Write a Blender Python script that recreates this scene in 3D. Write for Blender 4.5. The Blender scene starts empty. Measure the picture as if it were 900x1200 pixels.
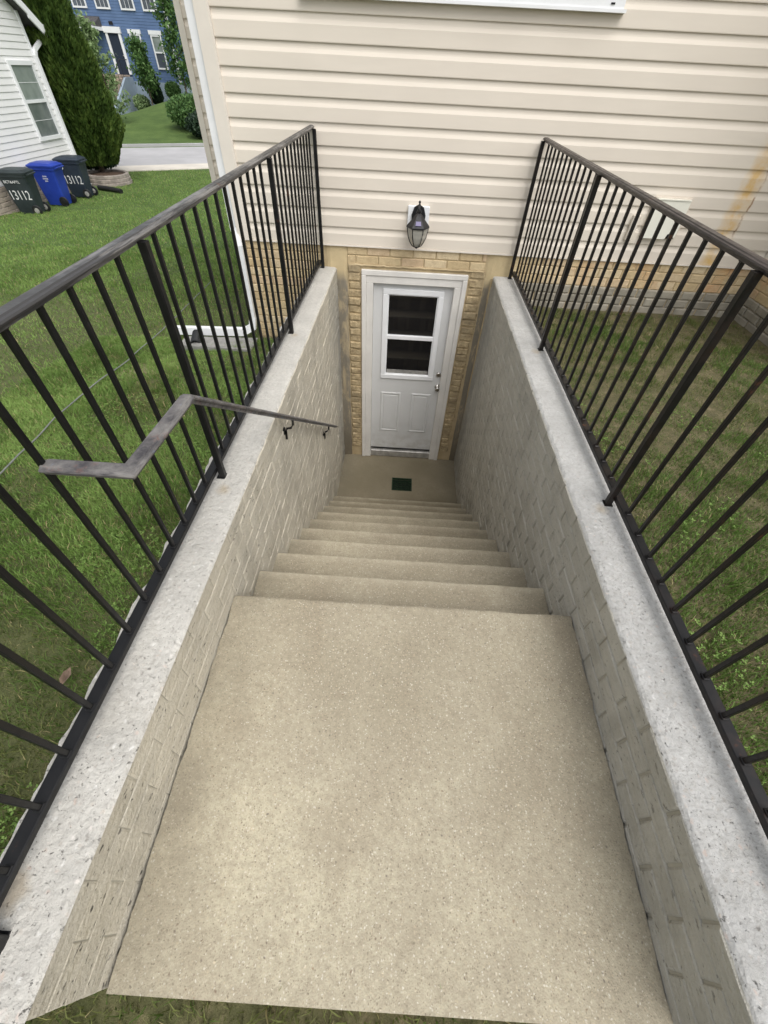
import bpy, math, random
import numpy as np
from mathutils import Vector, Matrix, noise
random.seed(7); RNG = np.random.RandomState(7)
R = math.radians
S = bpy.context.scene
COL = S.collection

# ------------------------------------------------------------------ camera
cam_d = bpy.data.cameras.new('camera'); cam = bpy.data.objects.new('camera', cam_d); COL.objects.link(cam); S.camera = cam
cam_d.sensor_fit = 'HORIZONTAL'; cam_d.sensor_width = 36.0; cam_d.lens = 475.2 * 36 / 900
cam_d.clip_start = 0.02; cam_d.clip_end = 1200
pit, yaw, rol = R(47.449), R(-0.507), R(3.156)
fw = Vector((math.sin(yaw) * math.cos(pit), math.cos(yaw) * math.cos(pit), -math.sin(pit)))
rt = Vector((math.cos(yaw), -math.sin(yaw), 0)); up = rt.cross(fw)
r2 = math.cos(rol) * rt + math.sin(rol) * up; u2 = -math.sin(rol) * rt + math.cos(rol) * up
cam.matrix_world = Matrix(((r2.x, u2.x, -fw.x, 0), (r2.y, u2.y, -fw.y, 0), (r2.z, u2.z, -fw.z, 1.28), (0, 0, 0, 1)))

# ------------------------------------------------------------------ sky, sun, exposure
SUN_EL, SUN_AZ = R(57), R(145)          # azimuth clockwise from +Y
w = bpy.data.worlds.new('World'); S.world = w; w.use_nodes = True
nt = w.node_tree; bgn = nt.nodes['Background']
sky = nt.nodes.new('ShaderNodeTexSky'); sky.sky_type = 'NISHITA'; sky.sun_disc = False
sky.sun_elevation = SUN_EL; sky.sun_rotation = SUN_AZ; sky.dust_density = 4.0; sky.air_density = 1.2
hs = nt.nodes.new('ShaderNodeHueSaturation'); hs.inputs['Saturation'].default_value = 0.22   # overcast: greyish cloud light
nt.links.new(sky.outputs[0], hs.inputs['Color']); nt.links.new(hs.outputs[0], bgn.inputs['Color'])
bgn.inputs['Strength'].default_value = 0.15
sd = bpy.data.lights.new('sun', 'SUN'); sd.energy = 0.95; sd.angle = R(55); sd.color = (1.0, 0.965, 0.92)
so = bpy.data.objects.new('sun', sd); COL.objects.link(so)
sv = Vector((math.sin(SUN_AZ) * math.cos(SUN_EL), math.cos(SUN_AZ) * math.cos(SUN_EL), math.sin(SUN_EL)))
so.rotation_euler = sv.to_track_quat('Z', 'Y').to_euler(); so.location = sv * 30
S.view_settings.view_transform = 'Standard'; S.view_settings.look = 'None'
S.view_settings.exposure = 0.48; S.view_settings.gamma = 1.0; S.view_settings.use_curve_mapping = False

# ------------------------------------------------------------------ material kit
class NT:
    def __init__(s, name, rough=0.8, metal=0.0, spec=0.35):
        s.m = bpy.data.materials.new(name); s.m.use_nodes = True; s.t = s.m.node_tree
        s.b = s.t.nodes['Principled BSDF']; s.b.inputs['Roughness'].default_value = rough
        s.b.inputs['Metallic'].default_value = metal; s.b.inputs['Specular IOR Level'].default_value = spec
        s.pos = s.n('ShaderNodeNewGeometry').outputs['Position']
    def n(s, typ, **k):
        o = s.t.nodes.new(typ)
        for a, v in k.items(): setattr(o, a, v)
        return o
    def l(s, a, b): s.t.links.new(a, b)
    def scale(s, v, src=None):
        o = s.n('ShaderNodeMapping'); o.inputs['Scale'].default_value = v; s.l(src or s.pos, o.inputs['Vector']); return o.outputs[0]
    def noise(s, sc, det=4, rough=0.6, src=None, dist=0.0):
        o = s.n('ShaderNodeTexNoise'); o.inputs['Scale'].default_value = sc; o.inputs['Detail'].default_value = det
        o.inputs['Roughness'].default_value = rough; o.inputs['Distortion'].default_value = dist
        s.l(src or s.pos, o.inputs['Vector']); return o.outputs['Fac']
    def vor(s, sc, src=None, out='Distance', feat='F1', rnd=1.0):
        o = s.n('ShaderNodeTexVoronoi', feature=feat); o.inputs['Scale'].default_value = sc; o.inputs['Randomness'].default_value = rnd
        s.l(src or s.pos, o.inputs['Vector']); return o.outputs[out]
    def ramp(s, fac, stops):
        o = s.n('ShaderNodeValToRGB'); e = o.color_ramp.elements
        while len(e) < len(stops): e.new(0.5)
        for i, (p, c) in enumerate(stops):
            e[i].position = p; e[i].color = (*c, 1) if isinstance(c, tuple) else (c, c, c, 1)
        s.l(fac, o.inputs[0]); return o.outputs[0]
    def mr(s, fac, a, b, c=0.0, d=1.0):
        o = s.n('ShaderNodeMapRange'); s.l(fac, o.inputs[0])
        for i, v in enumerate((a, b, c, d)): o.inputs[i + 1].default_value = v
        return o.outputs[0]
    def math(s, op, a, b=None, clamp=False):
        o = s.n('ShaderNodeMath', operation=op, use_clamp=clamp)
        for i, v in enumerate((a, b)):
            if v is None: continue
            if isinstance(v, (int, float)): o.inputs[i].default_value = v
            else: s.l(v, o.inputs[i])
        return o.outputs[0]
    def mix(s, fac, a, b, mode='MIX'):
        o = s.n('ShaderNodeMix', data_type='RGBA', blend_type=mode)
        for sock, v in ((o.inputs[0], fac), (o.inputs[6], a), (o.inputs[7], b)):
            if isinstance(v, (int, float)): sock.default_value = v
            elif isinstance(v, tuple): sock.default_value = (*v, 1)
            else: s.l(v, sock)
        return o.outputs[2]
    def xyz(s):
        o = s.n('ShaderNodeSeparateXYZ'); s.l(s.pos, o.inputs[0]); return o.outputs
    def col(s, c):
        if isinstance(c, tuple): s.b.inputs['Base Color'].default_value = (*c, 1)
        else: s.l(c, s.b.inputs['Base Color'])
    def bump(s, h, strength=0.3, dist=0.01):
        o = s.n('ShaderNodeBump'); o.inputs['Strength'].default_value = strength; o.inputs['Distance'].default_value = dist
        s.l(h, o.inputs['Height']); s.l(o.outputs[0], s.b.inputs['Normal'])
    def rough(s, r): s.l(r, s.b.inputs['Roughness'])
    def rnd(s): return s.n('ShaderNodeObjectInfo').outputs['Random']

M = {}
def plain(name, c, rough=0.6, metal=0.0, var=0.12, sc=6.0, bump=0.0, bsc=60, spec=0.35):
    k = NT(name, rough, metal, spec)
    lo = tuple(x * (1 - var) for x in c); hi = tuple(min(1, x * (1 + var)) for x in c)
    k.col(k.ramp(k.noise(sc), [(0.3, lo), (0.7, hi)]))
    if bump: k.bump(k.noise(bsc, 3), bump, 0.005)
    M[name] = k.m; return k.m

# exposed aggregate concrete of the landing and treads
k = NT('aggregate_concrete', 0.9)
base = k.ramp(k.noise(1.15, 6, 0.6), [(0.34, (0.320, 0.282, 0.203)), (0.50, (0.410, 0.368, 0.272)), (0.66, (0.500, 0.455, 0.335))])
base = k.mix(k.mr(k.noise(3.1, 5, 0.6, k.scale((1.5, 0.7, 1))), 0.52, 0.68, 0, 0.45), base, (0.27, 0.225, 0.16))
base = k.mix(k.mr(k.noise(7, 5, 0.7), 0.42, 0.72, 0, 0.45), base, (0.29, 0.25, 0.185))
base = k.mix(k.mr(k.noise(60, 4, 0.7), 0.40, 0.70, 0, 0.55), base, (0.235, 0.20, 0.145))
wv = k.n('ShaderNodeVectorMath', operation='ADD'); nz_ = k.n('ShaderNodeTexNoise'); nz_.inputs['Scale'].default_value = 90; k.l(k.pos, nz_.inputs['Vector'])
ms = k.n('ShaderNodeVectorMath', operation='SCALE'); ms.inputs['Scale'].default_value = 0.010; k.l(nz_.outputs['Color'], ms.inputs[0]); k.l(k.pos, wv.inputs[0]); k.l(ms.outputs[0], wv.inputs[1])
v1 = k.n('ShaderNodeTexVoronoi'); v1.inputs['Scale'].default_value = 190; k.l(wv.outputs[0], v1.inputs['Vector'])
cs = k.n('ShaderNodeSeparateColor'); k.l(v1.outputs['Color'], cs.inputs[0])
peb = k.ramp(cs.outputs[0], [(0.0, (0.17, 0.14, 0.10)), (0.2, (0.27, 0.23, 0.165)), (0.5, (0.38, 0.33, 0.25)), (0.80, (0.46, 0.39, 0.27)), (0.95, (0.62, 0.58, 0.49))])
pm_ = k.math('MULTIPLY', k.mr(v1.outputs['Distance'], 0.30, 0.55, 1, 0), k.mr(cs.outputs[1], 0.3, 0.5, 0.15, 0.75))
base = k.mix(pm_, base, peb)
v2 = k.n('ShaderNodeTexVoronoi'); v2.inputs['Scale'].default_value = 78; k.l(wv.outputs[0], v2.inputs['Vector'])
cs2 = k.n('ShaderNodeSeparateColor'); k.l(v2.outputs['Color'], cs2.inputs[0])
big = k.math('MULTIPLY', k.mr(v2.outputs['Distance'], 0.12, 0.30, 1, 0), k.mr(cs2.outputs[1], 0.78, 0.84, 0, 0.85))
base = k.mix(big, base, k.ramp(cs2.outputs[0], [(0.0, (0.58, 0.54, 0.45)), (0.5, (0.56, 0.47, 0.33)), (0.56, (0.14, 0.12, 0.10)), (1.0, (0.24, 0.17, 0.11))]))
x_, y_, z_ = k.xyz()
depth_shade_dirt = k.math('MULTIPLY', k.mr(z_, -0.9, -2.25, 0, 0.85), k.mr(k.noise(2.5, 3), 0.25, 0.6, 0.75, 1))  # stairwell shade painted into the colour towards the bottom, plus landing dirt
base = k.mix(depth_shade_dirt, base, (0.165, 0.140, 0.090))
# contact shadow painted into the colour where the slab meets the walls
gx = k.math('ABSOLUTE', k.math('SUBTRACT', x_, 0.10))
edge_shade = k.math('MULTIPLY', k.mr(gx, 0.50, 0.74, 0, 0.62), k.mr(k.noise(4, 6, 0.7), 0.3, 0.65, 0.15, 1))
base = k.mix(edge_shade, base, (0.155, 0.140, 0.105))
# darker at the back of each tread, paler nosings
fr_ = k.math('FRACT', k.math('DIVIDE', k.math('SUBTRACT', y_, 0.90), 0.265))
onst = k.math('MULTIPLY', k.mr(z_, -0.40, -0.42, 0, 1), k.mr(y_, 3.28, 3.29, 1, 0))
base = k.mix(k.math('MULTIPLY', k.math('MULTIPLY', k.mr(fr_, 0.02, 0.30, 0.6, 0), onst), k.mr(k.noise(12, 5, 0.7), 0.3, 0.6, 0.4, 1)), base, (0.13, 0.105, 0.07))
base = k.mix(k.math('MULTIPLY', k.math('MULTIPLY', k.mr(fr_, 0.80, 0.97, 0, 0.45), onst), k.mr(k.noise(9, 5, 0.7), 0.35, 0.6, 0.2, 1)), base, (0.52, 0.47, 0.36))
k.col(base)
k.bump(k.math('ADD', k.math('MULTIPLY', v1.outputs['Distance'], -0.7), k.math('MULTIPLY', k.noise(25, 5), 1.6)), 0.45, 0.004)
M['aggregate'] = k.m

# pale weathered concrete of the copings
def coping(name, tint):
    k = NT(name, 0.88)
    c = k.ramp(k.noise(3.0, 6, 0.65), [(0.28, tuple(0.50 * t for t in tint)), (0.5, tuple(0.64 * t for t in tint)), (0.72, tuple(0.74 * t for t in tint))])
    c = k.mix(k.mr(k.noise(14, 5), 0.50, 0.72, 0, 0.4), c, (0.40, 0.39, 0.36))
    v = k.n('ShaderNodeTexVoronoi'); v.inputs['Scale'].default_value = 62; wv = k.n('ShaderNodeVectorMath', operation='MULTIPLY_ADD'); nz_ = k.n('ShaderNodeTexNoise'); nz_.inputs['Scale'].default_value = 60; k.l(k.pos, nz_.inputs['Vector']); k.l(nz_.outputs['Color'], wv.inputs[0]); wv.inputs[1].default_value = (0.022, 0.022, 0.022); k.l(k.pos, wv.inputs[2]); k.l(wv.outputs[0], v.inputs['Vector'])
    c = k.mix(k.mr(k.noise(55, 5, 0.75), 0.45, 0.72, 0, 0.55), c, (0.36, 0.34, 0.31))
    q = k.n('ShaderNodeSeparateColor'); k.l(v.outputs['Color'], q.inputs[0])
    y2 = k.xyz()[1]
    pm2 = k.math('MULTIPLY', k.mr(v.outputs['Distance'], 0.15, 0.42, 1, 0), k.mr(q.outputs[1], 0.45, 0.60, 0, 0.5))
    pm2 = k.math('MULTIPLY', pm2, k.mr(y2, 0.6, 2.0, 1.0, 0.35))
    c = k.mix(pm2, c, k.ramp(q.outputs[0], [(0.0, (0.22, 0.20, 0.18)), (0.35, (0.38, 0.35, 0.31)), (0.6, (0.55, 0.49, 0.42)), (0.72, (0.60, 0.44, 0.36)), (0.85, (0.80, 0.79, 0.76))]))
    v3 = k.vor(110)
    c = k.mix(k.math('MULTIPLY', k.mr(v3, 0.10, 0.18, 1, 0), k.mr(k.noise(6, 2), 0.45, 0.6, 0, 0.75)), c, (0.12, 0.11, 0.10))
    stain = k.mr(k.noise(1.1, 4), 0.60, 0.75, 0, 0.35)
    c = k.mix(stain, c, (0.42, 0.38, 0.31))
    pv_ = k.math('MULTIPLY', k.mr(k.noise(75, 4, 0.72), 0.615, 0.68, 0, 1), k.math('MULTIPLY', k.mr(k.noise(5, 4), 0.38, 0.58, 0.15, 1), k.mr(y2, 0.2, 2.2, 0.75, 0.2)))
    c = k.mix(pv_, c, (0.14, 0.13, 0.115))
    for sx_, sy_, rr_ in ((-0.725, 1.25, 0.035), (-0.72, 2.80, 0.03), (0.97, 2.77, 0.04), (0.95, 1.27, 0.03), (-0.80, -0.05, 0.05)):
        dn = k.n('ShaderNodeVectorMath', operation='DISTANCE'); k.l(k.pos, dn.inputs[0]); dn.inputs[1].default_value = (sx_, sy_, 0)
        c = k.mix(k.math('MULTIPLY', k.mr(k.math('ADD', dn.outputs['Value'], k.math('MULTIPLY', k.noise(25, 4), 0.05)), rr_, rr_ + 0.03, 1, 0), 0.5), c, (0.40, 0.31, 0.19))
    k.col(c); k.bump(k.math('ADD', k.noise(40, 6), k.math('MULTIPLY', pv_, -0.8)), 1.0, 0.010)
    M[name] = k.m
coping('coping_light', (0.82, 0.795, 0.73)); coping('coping_grey', (0.85, 0.84, 0.805))

# painted brick of the stairwell walls
def painted(name, a, b):
    k = NT(name, 0.85)
    x_, y_, z_ = k.xyz()
    c = k.ramp(k.noise(2.2, 5), [(0.3, a), (0.7, b)])
    c = k.mix(k.mr(k.rnd(), 0, 1, 0, 0.14), c, (0.20, 0.18, 0.145))
    c = k.mix(k.mr(k.noise(14, 6, 0.75, k.scale((1, 0.35, 2.2))), 0.40, 0.72, 0, 0.5), c, (0.60, 0.57, 0.50))
    c = k.mix(k.mr(k.noise(17, 6, 0.75, k.scale((1, 0.4, 2.0))), 0.52, 0.74, 0, 0.4), c, (0.28, 0.26, 0.21))
    streak = k.noise(6, 5, 0.6, k.scale((1, 1, 0.22)))
    c = k.mix(k.mr(streak, 0.50, 0.78, 0, 0.45), c, (0.20, 0.185, 0.15))
    pit_ = k.math('MULTIPLY', k.mr(k.noise(75, 3, 0.6, k.scale((1, 0.5, 1))), 0.62, 0.67, 0, 1), k.math('MULTIPLY', k.mr(k.noise(6, 4), 0.36, 0.52, 0, 0.95), k.mr(x_, -0.1, 0.1, 1, 0.55)))
    pit_ = k.math('MULTIPLY', pit_, k.mr(y_, 0.8, 1.8, 1, 0.25))
    c = k.mix(pit_, c, (0.07, 0.065, 0.055))
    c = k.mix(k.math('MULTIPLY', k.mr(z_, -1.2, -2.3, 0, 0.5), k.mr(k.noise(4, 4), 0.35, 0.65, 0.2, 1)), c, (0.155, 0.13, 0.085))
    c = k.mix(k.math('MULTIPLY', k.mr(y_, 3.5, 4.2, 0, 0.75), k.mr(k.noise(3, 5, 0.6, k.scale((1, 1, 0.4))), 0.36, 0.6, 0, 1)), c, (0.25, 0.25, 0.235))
    k.col(c)
    k.bump(k.math('ADD', k.noise(22, 6, 0.7, k.scale((1, 0.35, 1.8))), k.math('MULTIPLY', k.noise(90, 4), 0.6)), 1.0, 0.010)
    M[name] = k.m
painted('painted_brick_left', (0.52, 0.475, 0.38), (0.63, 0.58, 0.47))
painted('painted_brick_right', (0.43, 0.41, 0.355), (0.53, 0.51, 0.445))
plain('painted_joint', (0.40, 0.375, 0.31), 0.9, var=0.2, sc=9, bump=0.5)

# tan brick, stucco, mortar
k = NT('tan_brick', 0.9)
x_, y_, z_ = k.xyz()
c = k.ramp(k.rnd(), [(0.0, (0.55, 0.43, 0.25)), (0.4, (0.64, 0.51, 0.31)), (0.7, (0.68, 0.56, 0.37)), (1.0, (0.60, 0.45, 0.29))])
c = k.mix(k.mr(k.noise(20, 5), 0.4, 0.7, 0, 0.45), c, (0.40, 0.29, 0.17))
c = k.mix(k.math('MULTIPLY', k.mr(k.noise(3.3, 3), 0.50, 0.62, 0, 0.6), k.mr(x_, 1.5, 1.9, 0, 1)), c, (0.62, 0.33, 0.14))
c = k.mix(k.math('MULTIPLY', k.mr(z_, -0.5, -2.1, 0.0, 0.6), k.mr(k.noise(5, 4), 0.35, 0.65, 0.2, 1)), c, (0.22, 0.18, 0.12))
k.col(c); k.bump(k.noise(45, 6, 0.7), 0.9, 0.008); M['tan_brick'] = k.m
plain('grey_brick', (0.29, 0.265, 0.215), 0.9, var=0.25, sc=6, bump=0.6, bsc=30)
k = NT('tan_mortar', 0.95)
c = k.ramp(k.noise(5, 5), [(0.3, (0.40, 0.31, 0.18)), (0.7, (0.56, 0.45, 0.28))]); k.col(c); k.bump(k.noise(60, 4), 0.7, 0.005); M['tan_mortar'] = k.m
k = NT('stained_stucco', 0.92)
x_, y_, z_ = k.xyz()
g = k.noise(5.5, 7, 0.72, k.scale((1.9, 1, 0.5)), 0.5)
c = k.ramp(g, [(0.33, (0.46, 0.38, 0.24)), (0.42, (0.36, 0.30, 0.20)), (0.49, (0.225, 0.20, 0.155)), (0.75, (0.17, 0.155, 0.125))])
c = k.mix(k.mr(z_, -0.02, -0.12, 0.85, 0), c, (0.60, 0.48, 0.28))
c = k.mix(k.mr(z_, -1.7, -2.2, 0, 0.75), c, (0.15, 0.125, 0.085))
k.col(c); k.bump(k.noise(22, 6), 0.7, 0.008); M['stucco'] = k.m

# siding
def siding(name, c0, c1, stain=False):
    k = NT(name, 0.55, spec=0.3)
    x_, y_, z_ = k.xyz()
    c = k.ramp(k.noise(1.3, 3), [(0.3, c0), (0.7, c1)])
    c = k.mix(k.mr(k.noise(5, 4, 0.6, k.scale((0.4, 1, 3))), 0.45, 0.8, 0, 0.14), c, tuple(v * 0.7 for v in c0))
    if stain:
        wob = k.math('MULTIPLY', k.math('SUBTRACT', k.noise(7, 4), 0.5), 0.10)
        d = k.math('ABSOLUTE', k.math('SUBTRACT', k.math('ADD', x_, wob), 2.765))
        m = k.math('MULTIPLY', k.mr(d, 0.02, 0.10, 1, 0), k.mr(z_, 1.25, 0.8, 0, 1))
        m = k.math('MULTIPLY', m, k.mr(k.noise(11, 5), 0.30, 0.58, 0.12, 0.85))
        c = k.mix(m, c, (0.66, 0.42, 0.13))
        d2 = k.math('ABSOLUTE', k.math('SUBTRACT', k.math('ADD', x_, k.math('MULTIPLY', k.math('SUBTRACT', k.noise(16, 4), 0.5), 0.05)), 2.845))
        m2 = k.math('MULTIPLY', k.mr(d2, 0.003, 0.012, 0.8, 0), k.mr(k.noise(8, 3), 0.42, 0.55, 0, 1))
        m2 = k.math('MULTIPLY', m2, k.mr(z_, 1.1, 0.9, 0, 1))
        c = k.mix(m2, c, (0.26, 0.13, 0.05))
    k.col(c); k.bump(k.noise(70, 3, 0.6, k.scale((0.15, 1, 1))), 0.12, 0.002); M[name] = k.m
siding('beige_siding', (0.69, 0.625, 0.54), (0.735, 0.67, 0.58), True)
siding('white_siding', (0.78, 0.775, 0.77), (0.83, 0.825, 0.82))
siding('blue_siding', (0.095, 0.155, 0.285), (0.115, 0.185, 0.33))
plain('trim_beige', (0.73, 0.675, 0.60), 0.5, var=0.04)
plain('trim_white', (0.80, 0.81, 0.82), 0.4, var=0.03)
k = NT('door_white', 0.42)
dz_ = k.xyz()[2]; dc = k.ramp(k.noise(3, 4), [(0.3, (0.60, 0.605, 0.60)), (0.7, (0.66, 0.665, 0.66))]); k.col(k.mix(k.math('MULTIPLY', k.mr(dz_, -1.7, -2.15, 0, 0.5), k.mr(k.noise(9, 5, 0.7), 0.42, 0.68, 0, 1)), dc, (0.34, 0.31, 0.26))); k.bump(k.noise(8, 2), 0.05, 0.01); M['door_white'] = k.m
plain('frame_cream', (0.70, 0.68, 0.64), 0.5, var=0.07, sc=5)
plain('threshold', (0.42, 0.41, 0.39), 0.45, 0.4, var=0.3, sc=14)
k = NT('dark_glass', 0.04, spec=0.8); k.col((0.010, 0.010, 0.011)); M['dark_glass'] = k.m
k = NT('pale_glass', 0.12, spec=0.6); k.col(k.ramp(k.noise(1.2, 3), [(0.35, (0.20, 0.235, 0.22)), (0.65, (0.34, 0.38, 0.355))])); M['pale_glass'] = k.m
k = NT('mid_glass', 0.12, spec=0.6); k.col(k.ramp(k.noise(1.6, 3), [(0.35, (0.10, 0.12, 0.12)), (0.65, (0.20, 0.225, 0.215))])); M['mid_glass'] = k.m
plain('curtain', (0.50, 0.54, 0.50), 0.8, var=0.15, sc=3)
plain('nickel', (0.55, 0.53, 0.50), 0.3, 1.0, var=0.1)
plain('interior_dark', (0.012, 0.012, 0.013), 0.9)

# metalwork
def iron(name, base, wear, amt, rust=0.0):
    k = NT(name, 0.40, spec=0.4)
    n1 = k.noise(9, 6, 0.7, k.scale((4, 0.22, 4)) if name.startswith('worn') else None); c = k.mix(k.mr(n1, 0.60 - amt * 0.2, 0.68 - amt * 0.2, 0, min(1, amt * 1.5)), base, wear)
    c = k.mix(k.mr(k.noise(7, 5, 0.7, k.scale((1.3, 1.3, 1.3))), 0.64, 0.72, 0, rust), c, (0.16, 0.055, 0.025))
    k.col(c); k.rough(k.mr(k.noise(30, 4), 0.3, 0.7, 0.28, 0.55)); k.bump(k.noise(140, 3), 0.15, 0.002); M[name] = k.m
iron('black_iron', (0.005, 0.005, 0.0055), (0.016, 0.016, 0.016), 0.15, 0.25)
iron('black_iron_rusty', (0.005, 0.0042, 0.004), (0.014, 0.009, 0.007), 0.5, 0.45)
iron('worn_iron', (0.055, 0.053, 0.053), (0.21, 0.20, 0.19), 0.55, 0.4)
k = NT('stripped_iron', 0.45, spec=0.5)
c = k.mix(k.mr(k.noise(22, 6, 0.75, k.scale((0.5, 0.5, 3))), 0.38, 0.62, 0, 1), (0.050, 0.046, 0.05), (0.20, 0.19, 0.18))
c = k.mix(k.mr(k.noise(19, 6, 0.75), 0.57, 0.70, 0, 0.5), c, (0.25, 0.12, 0.09))
c = k.mix(k.mr(k.noise(23, 4), 0.62, 0.68, 0, 0.6), c, (0.17, 0.20, 0.26))
k.col(c); k.bump(k.noise(140, 3), 0.2, 0.002); M['stripped_iron'] = k.m
iron('worn_iron_brown', (0.050, 0.040, 0.036), (0.10, 0.083, 0.073), 0.5, 0.3)
plain('black_metal', (0.02, 0.02, 0.022), 0.4, 0.2, var=0.4, sc=40, bump=0.3, bsc=80)
k = NT('bevelled_glass', 0.15, spec=0.6); k.col((0.46, 0.45, 0.40)); k.b.inputs['Alpha'].default_value = 0.62; M['lamp_glass'] = k.m
k = NT('solar_cell', 0.15, spec=0.7); k.col((0.12, 0.10, 0.22)); M['solar_cell'] = k.m
plain('bulb', (0.75, 0.74, 0.68), 0.4)
k = NT('green_grate', 0.6); k.col(k.ramp(k.noise(40, 4), [(0.35, (0.006, 0.018, 0.009)), (0.7, (0.022, 0.05, 0.02))])); M['green_grate'] = k.m
plain('black_plastic', (0.016, 0.017, 0.018), 0.45, var=0.3, sc=10)
plain('white_paint', (0.78, 0.79, 0.80), 0.5, var=0.06)
plain('cable_grey', (0.20, 0.21, 0.20), 0.6, var=0.2, sc=20)
plain('splash_concrete', (0.26, 0.255, 0.24), 0.9, var=0.25, sc=12, bump=0.7)
plain('bin_green', (0.030, 0.040, 0.044), 0.45, var=0.25, sc=3)
plain('bin_blue', (0.020, 0.050, 0.33), 0.40, var=0.15, sc=3)
plain('bin_navy', (0.026, 0.036, 0.052), 0.45, var=0.25, sc=3)
plain('planter_stone', (0.28, 0.245, 0.215), 0.9, var=0.35, sc=6, bump=0.8, bsc=20)
plain('mulch', (0.075, 0.048, 0.032), 0.95, var=0.5, sc=20, bump=0.8, bsc=30)
plain('bark', (0.10, 0.075, 0.055), 0.95, var=0.4, sc=12, bump=0.8, bsc=30)
plain('shingle', (0.085, 0.082, 0.085), 0.9, var=0.35, sc=7, bump=0.6, bsc=30)
plain('road', (0.40, 0.395, 0.40), 0.9, var=0.1, sc=0.8, bump=0.3, bsc=30)
plain('pavement', (0.60, 0.56, 0.49), 0.9, var=0.1, sc=1.5, bump=0.3, bsc=30)
plain('pale_block', (0.30, 0.37, 0.44), 0.85, var=0.08, sc=1.5)
plain('step_brick', (0.33, 0.265, 0.21), 0.9, var=0.25, sc=5)
plain('far_glass', (0.085, 0.10, 0.12), 0.15, var=0.4, sc=1.0, spec=0.6)
plain('tan_dry_leaf', (0.20, 0.14, 0.10), 0.9, var=0.4, sc=20)
plain('navy_shade', (0.02, 0.03, 0.05), 0.8)

# ground and leaves
k = NT('lawn_soil', 0.95)
x_, y_, z_ = k.xyz()
g1 = k.ramp(k.noise(1.0, 6, 0.65), [(0.28, (0.042, 0.078, 0.018)), (0.5, (0.066, 0.112, 0.026)), (0.72, (0.098, 0.150, 0.038))])
g1 = k.mix(k.mr(k.noise(40, 4), 0.4, 0.75, 0, 0.5), g1, (0.13, 0.20, 0.045))
nearf = k.math('MULTIPLY', k.mr(y_, 5.5, 8.5, 1, 0), k.mr(x_, -7.0, -5.0, 0, 1))
dirt = k.ramp(k.noise(14, 6, 0.7), [(0.3, (0.075, 0.070, 0.032)), (0.55, (0.13, 0.11, 0.058)), (0.8, (0.25, 0.19, 0.12))])
c = k.mix(k.math('MULTIPLY', nearf, k.mr(x_, -1.5, 0.5, 0.55, 0.95)), g1, dirt)
bare = k.n('ShaderNodeVectorMath', operation='DISTANCE'); k.l(k.pos, bare.inputs[0]); bare.inputs[1].default_value = (-2.37, 3.31, -0.62)
bm_ = k.math('MULTIPLY', k.mr(k.math('ADD', bare.outputs['Value'], k.math('MULTIPLY', k.noise(9, 4), 0.3)), 0.28, 0.55, 1, 0), 0.7)
c = k.mix(bm_, c, (0.34, 0.27, 0.18))
k.col(c); k.bump(k.noise(60, 5, 0.7), 0.8, 0.02); M['lawn'] = k.m

def leafmat(name, stops, rough=0.6, trans=0.25):
    k = NT(name, rough, spec=0.25)
    at = k.n('ShaderNodeAttribute', attribute_name='tone'); k.col(k.ramp(at.outputs['Fac'], stops))
    if trans:
        tr = k.n('ShaderNodeBsdfTranslucent'); mx = k.n('ShaderNodeMixShader'); mx.inputs[0].default_value = trans
        k.l(k.ramp(at.outputs['Fac'], [(p, tuple(v * 1.2 for v in c)) for p, c in stops]), tr.inputs['Color'])
        k.l(k.b.outputs[0], mx.inputs[1]); k.l(tr.outputs[0], mx.inputs[2])
        k.l(mx.outputs[0], k.t.nodes['Material Output'].inputs['Surface'])
    M[name] = k.m
leafmat('grass_blade', [(0.0, (0.46, 0.38, 0.21)), (0.08, (0.29, 0.26, 0.11)), (0.16, (0.080, 0.130, 0.028)), (0.55, (0.140, 0.240, 0.052)), (1.0, (0.26, 0.38, 0.105))])
leafmat('evergreen_leaf', [(0.0, (0.020, 0.040, 0.009)), (0.5, (0.055, 0.100, 0.018)), (1.0, (0.115, 0.165, 0.034))], trans=0.12)
leafmat('evergreen_leaf_dark', [(0.0, (0.010, 0.024, 0.014)), (1.0, (0.035, 0.065, 0.032))], trans=0.1)
leafmat('pale_leaf', [(0.0, (0.10, 0.16, 0.06)), (0.5, (0.20, 0.29, 0.12)), (1.0, (0.33, 0.42, 0.22))])
leafmat('mid_leaf', [(0.0, (0.045, 0.10, 0.03)), (0.5, (0.085, 0.17, 0.05)), (1.0, (0.15, 0.25, 0.08))])
leafmat('dry_leaf', [(0.0, (0.030, 0.022, 0.014)), (1.0, (0.11, 0.075, 0.045))])

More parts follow.
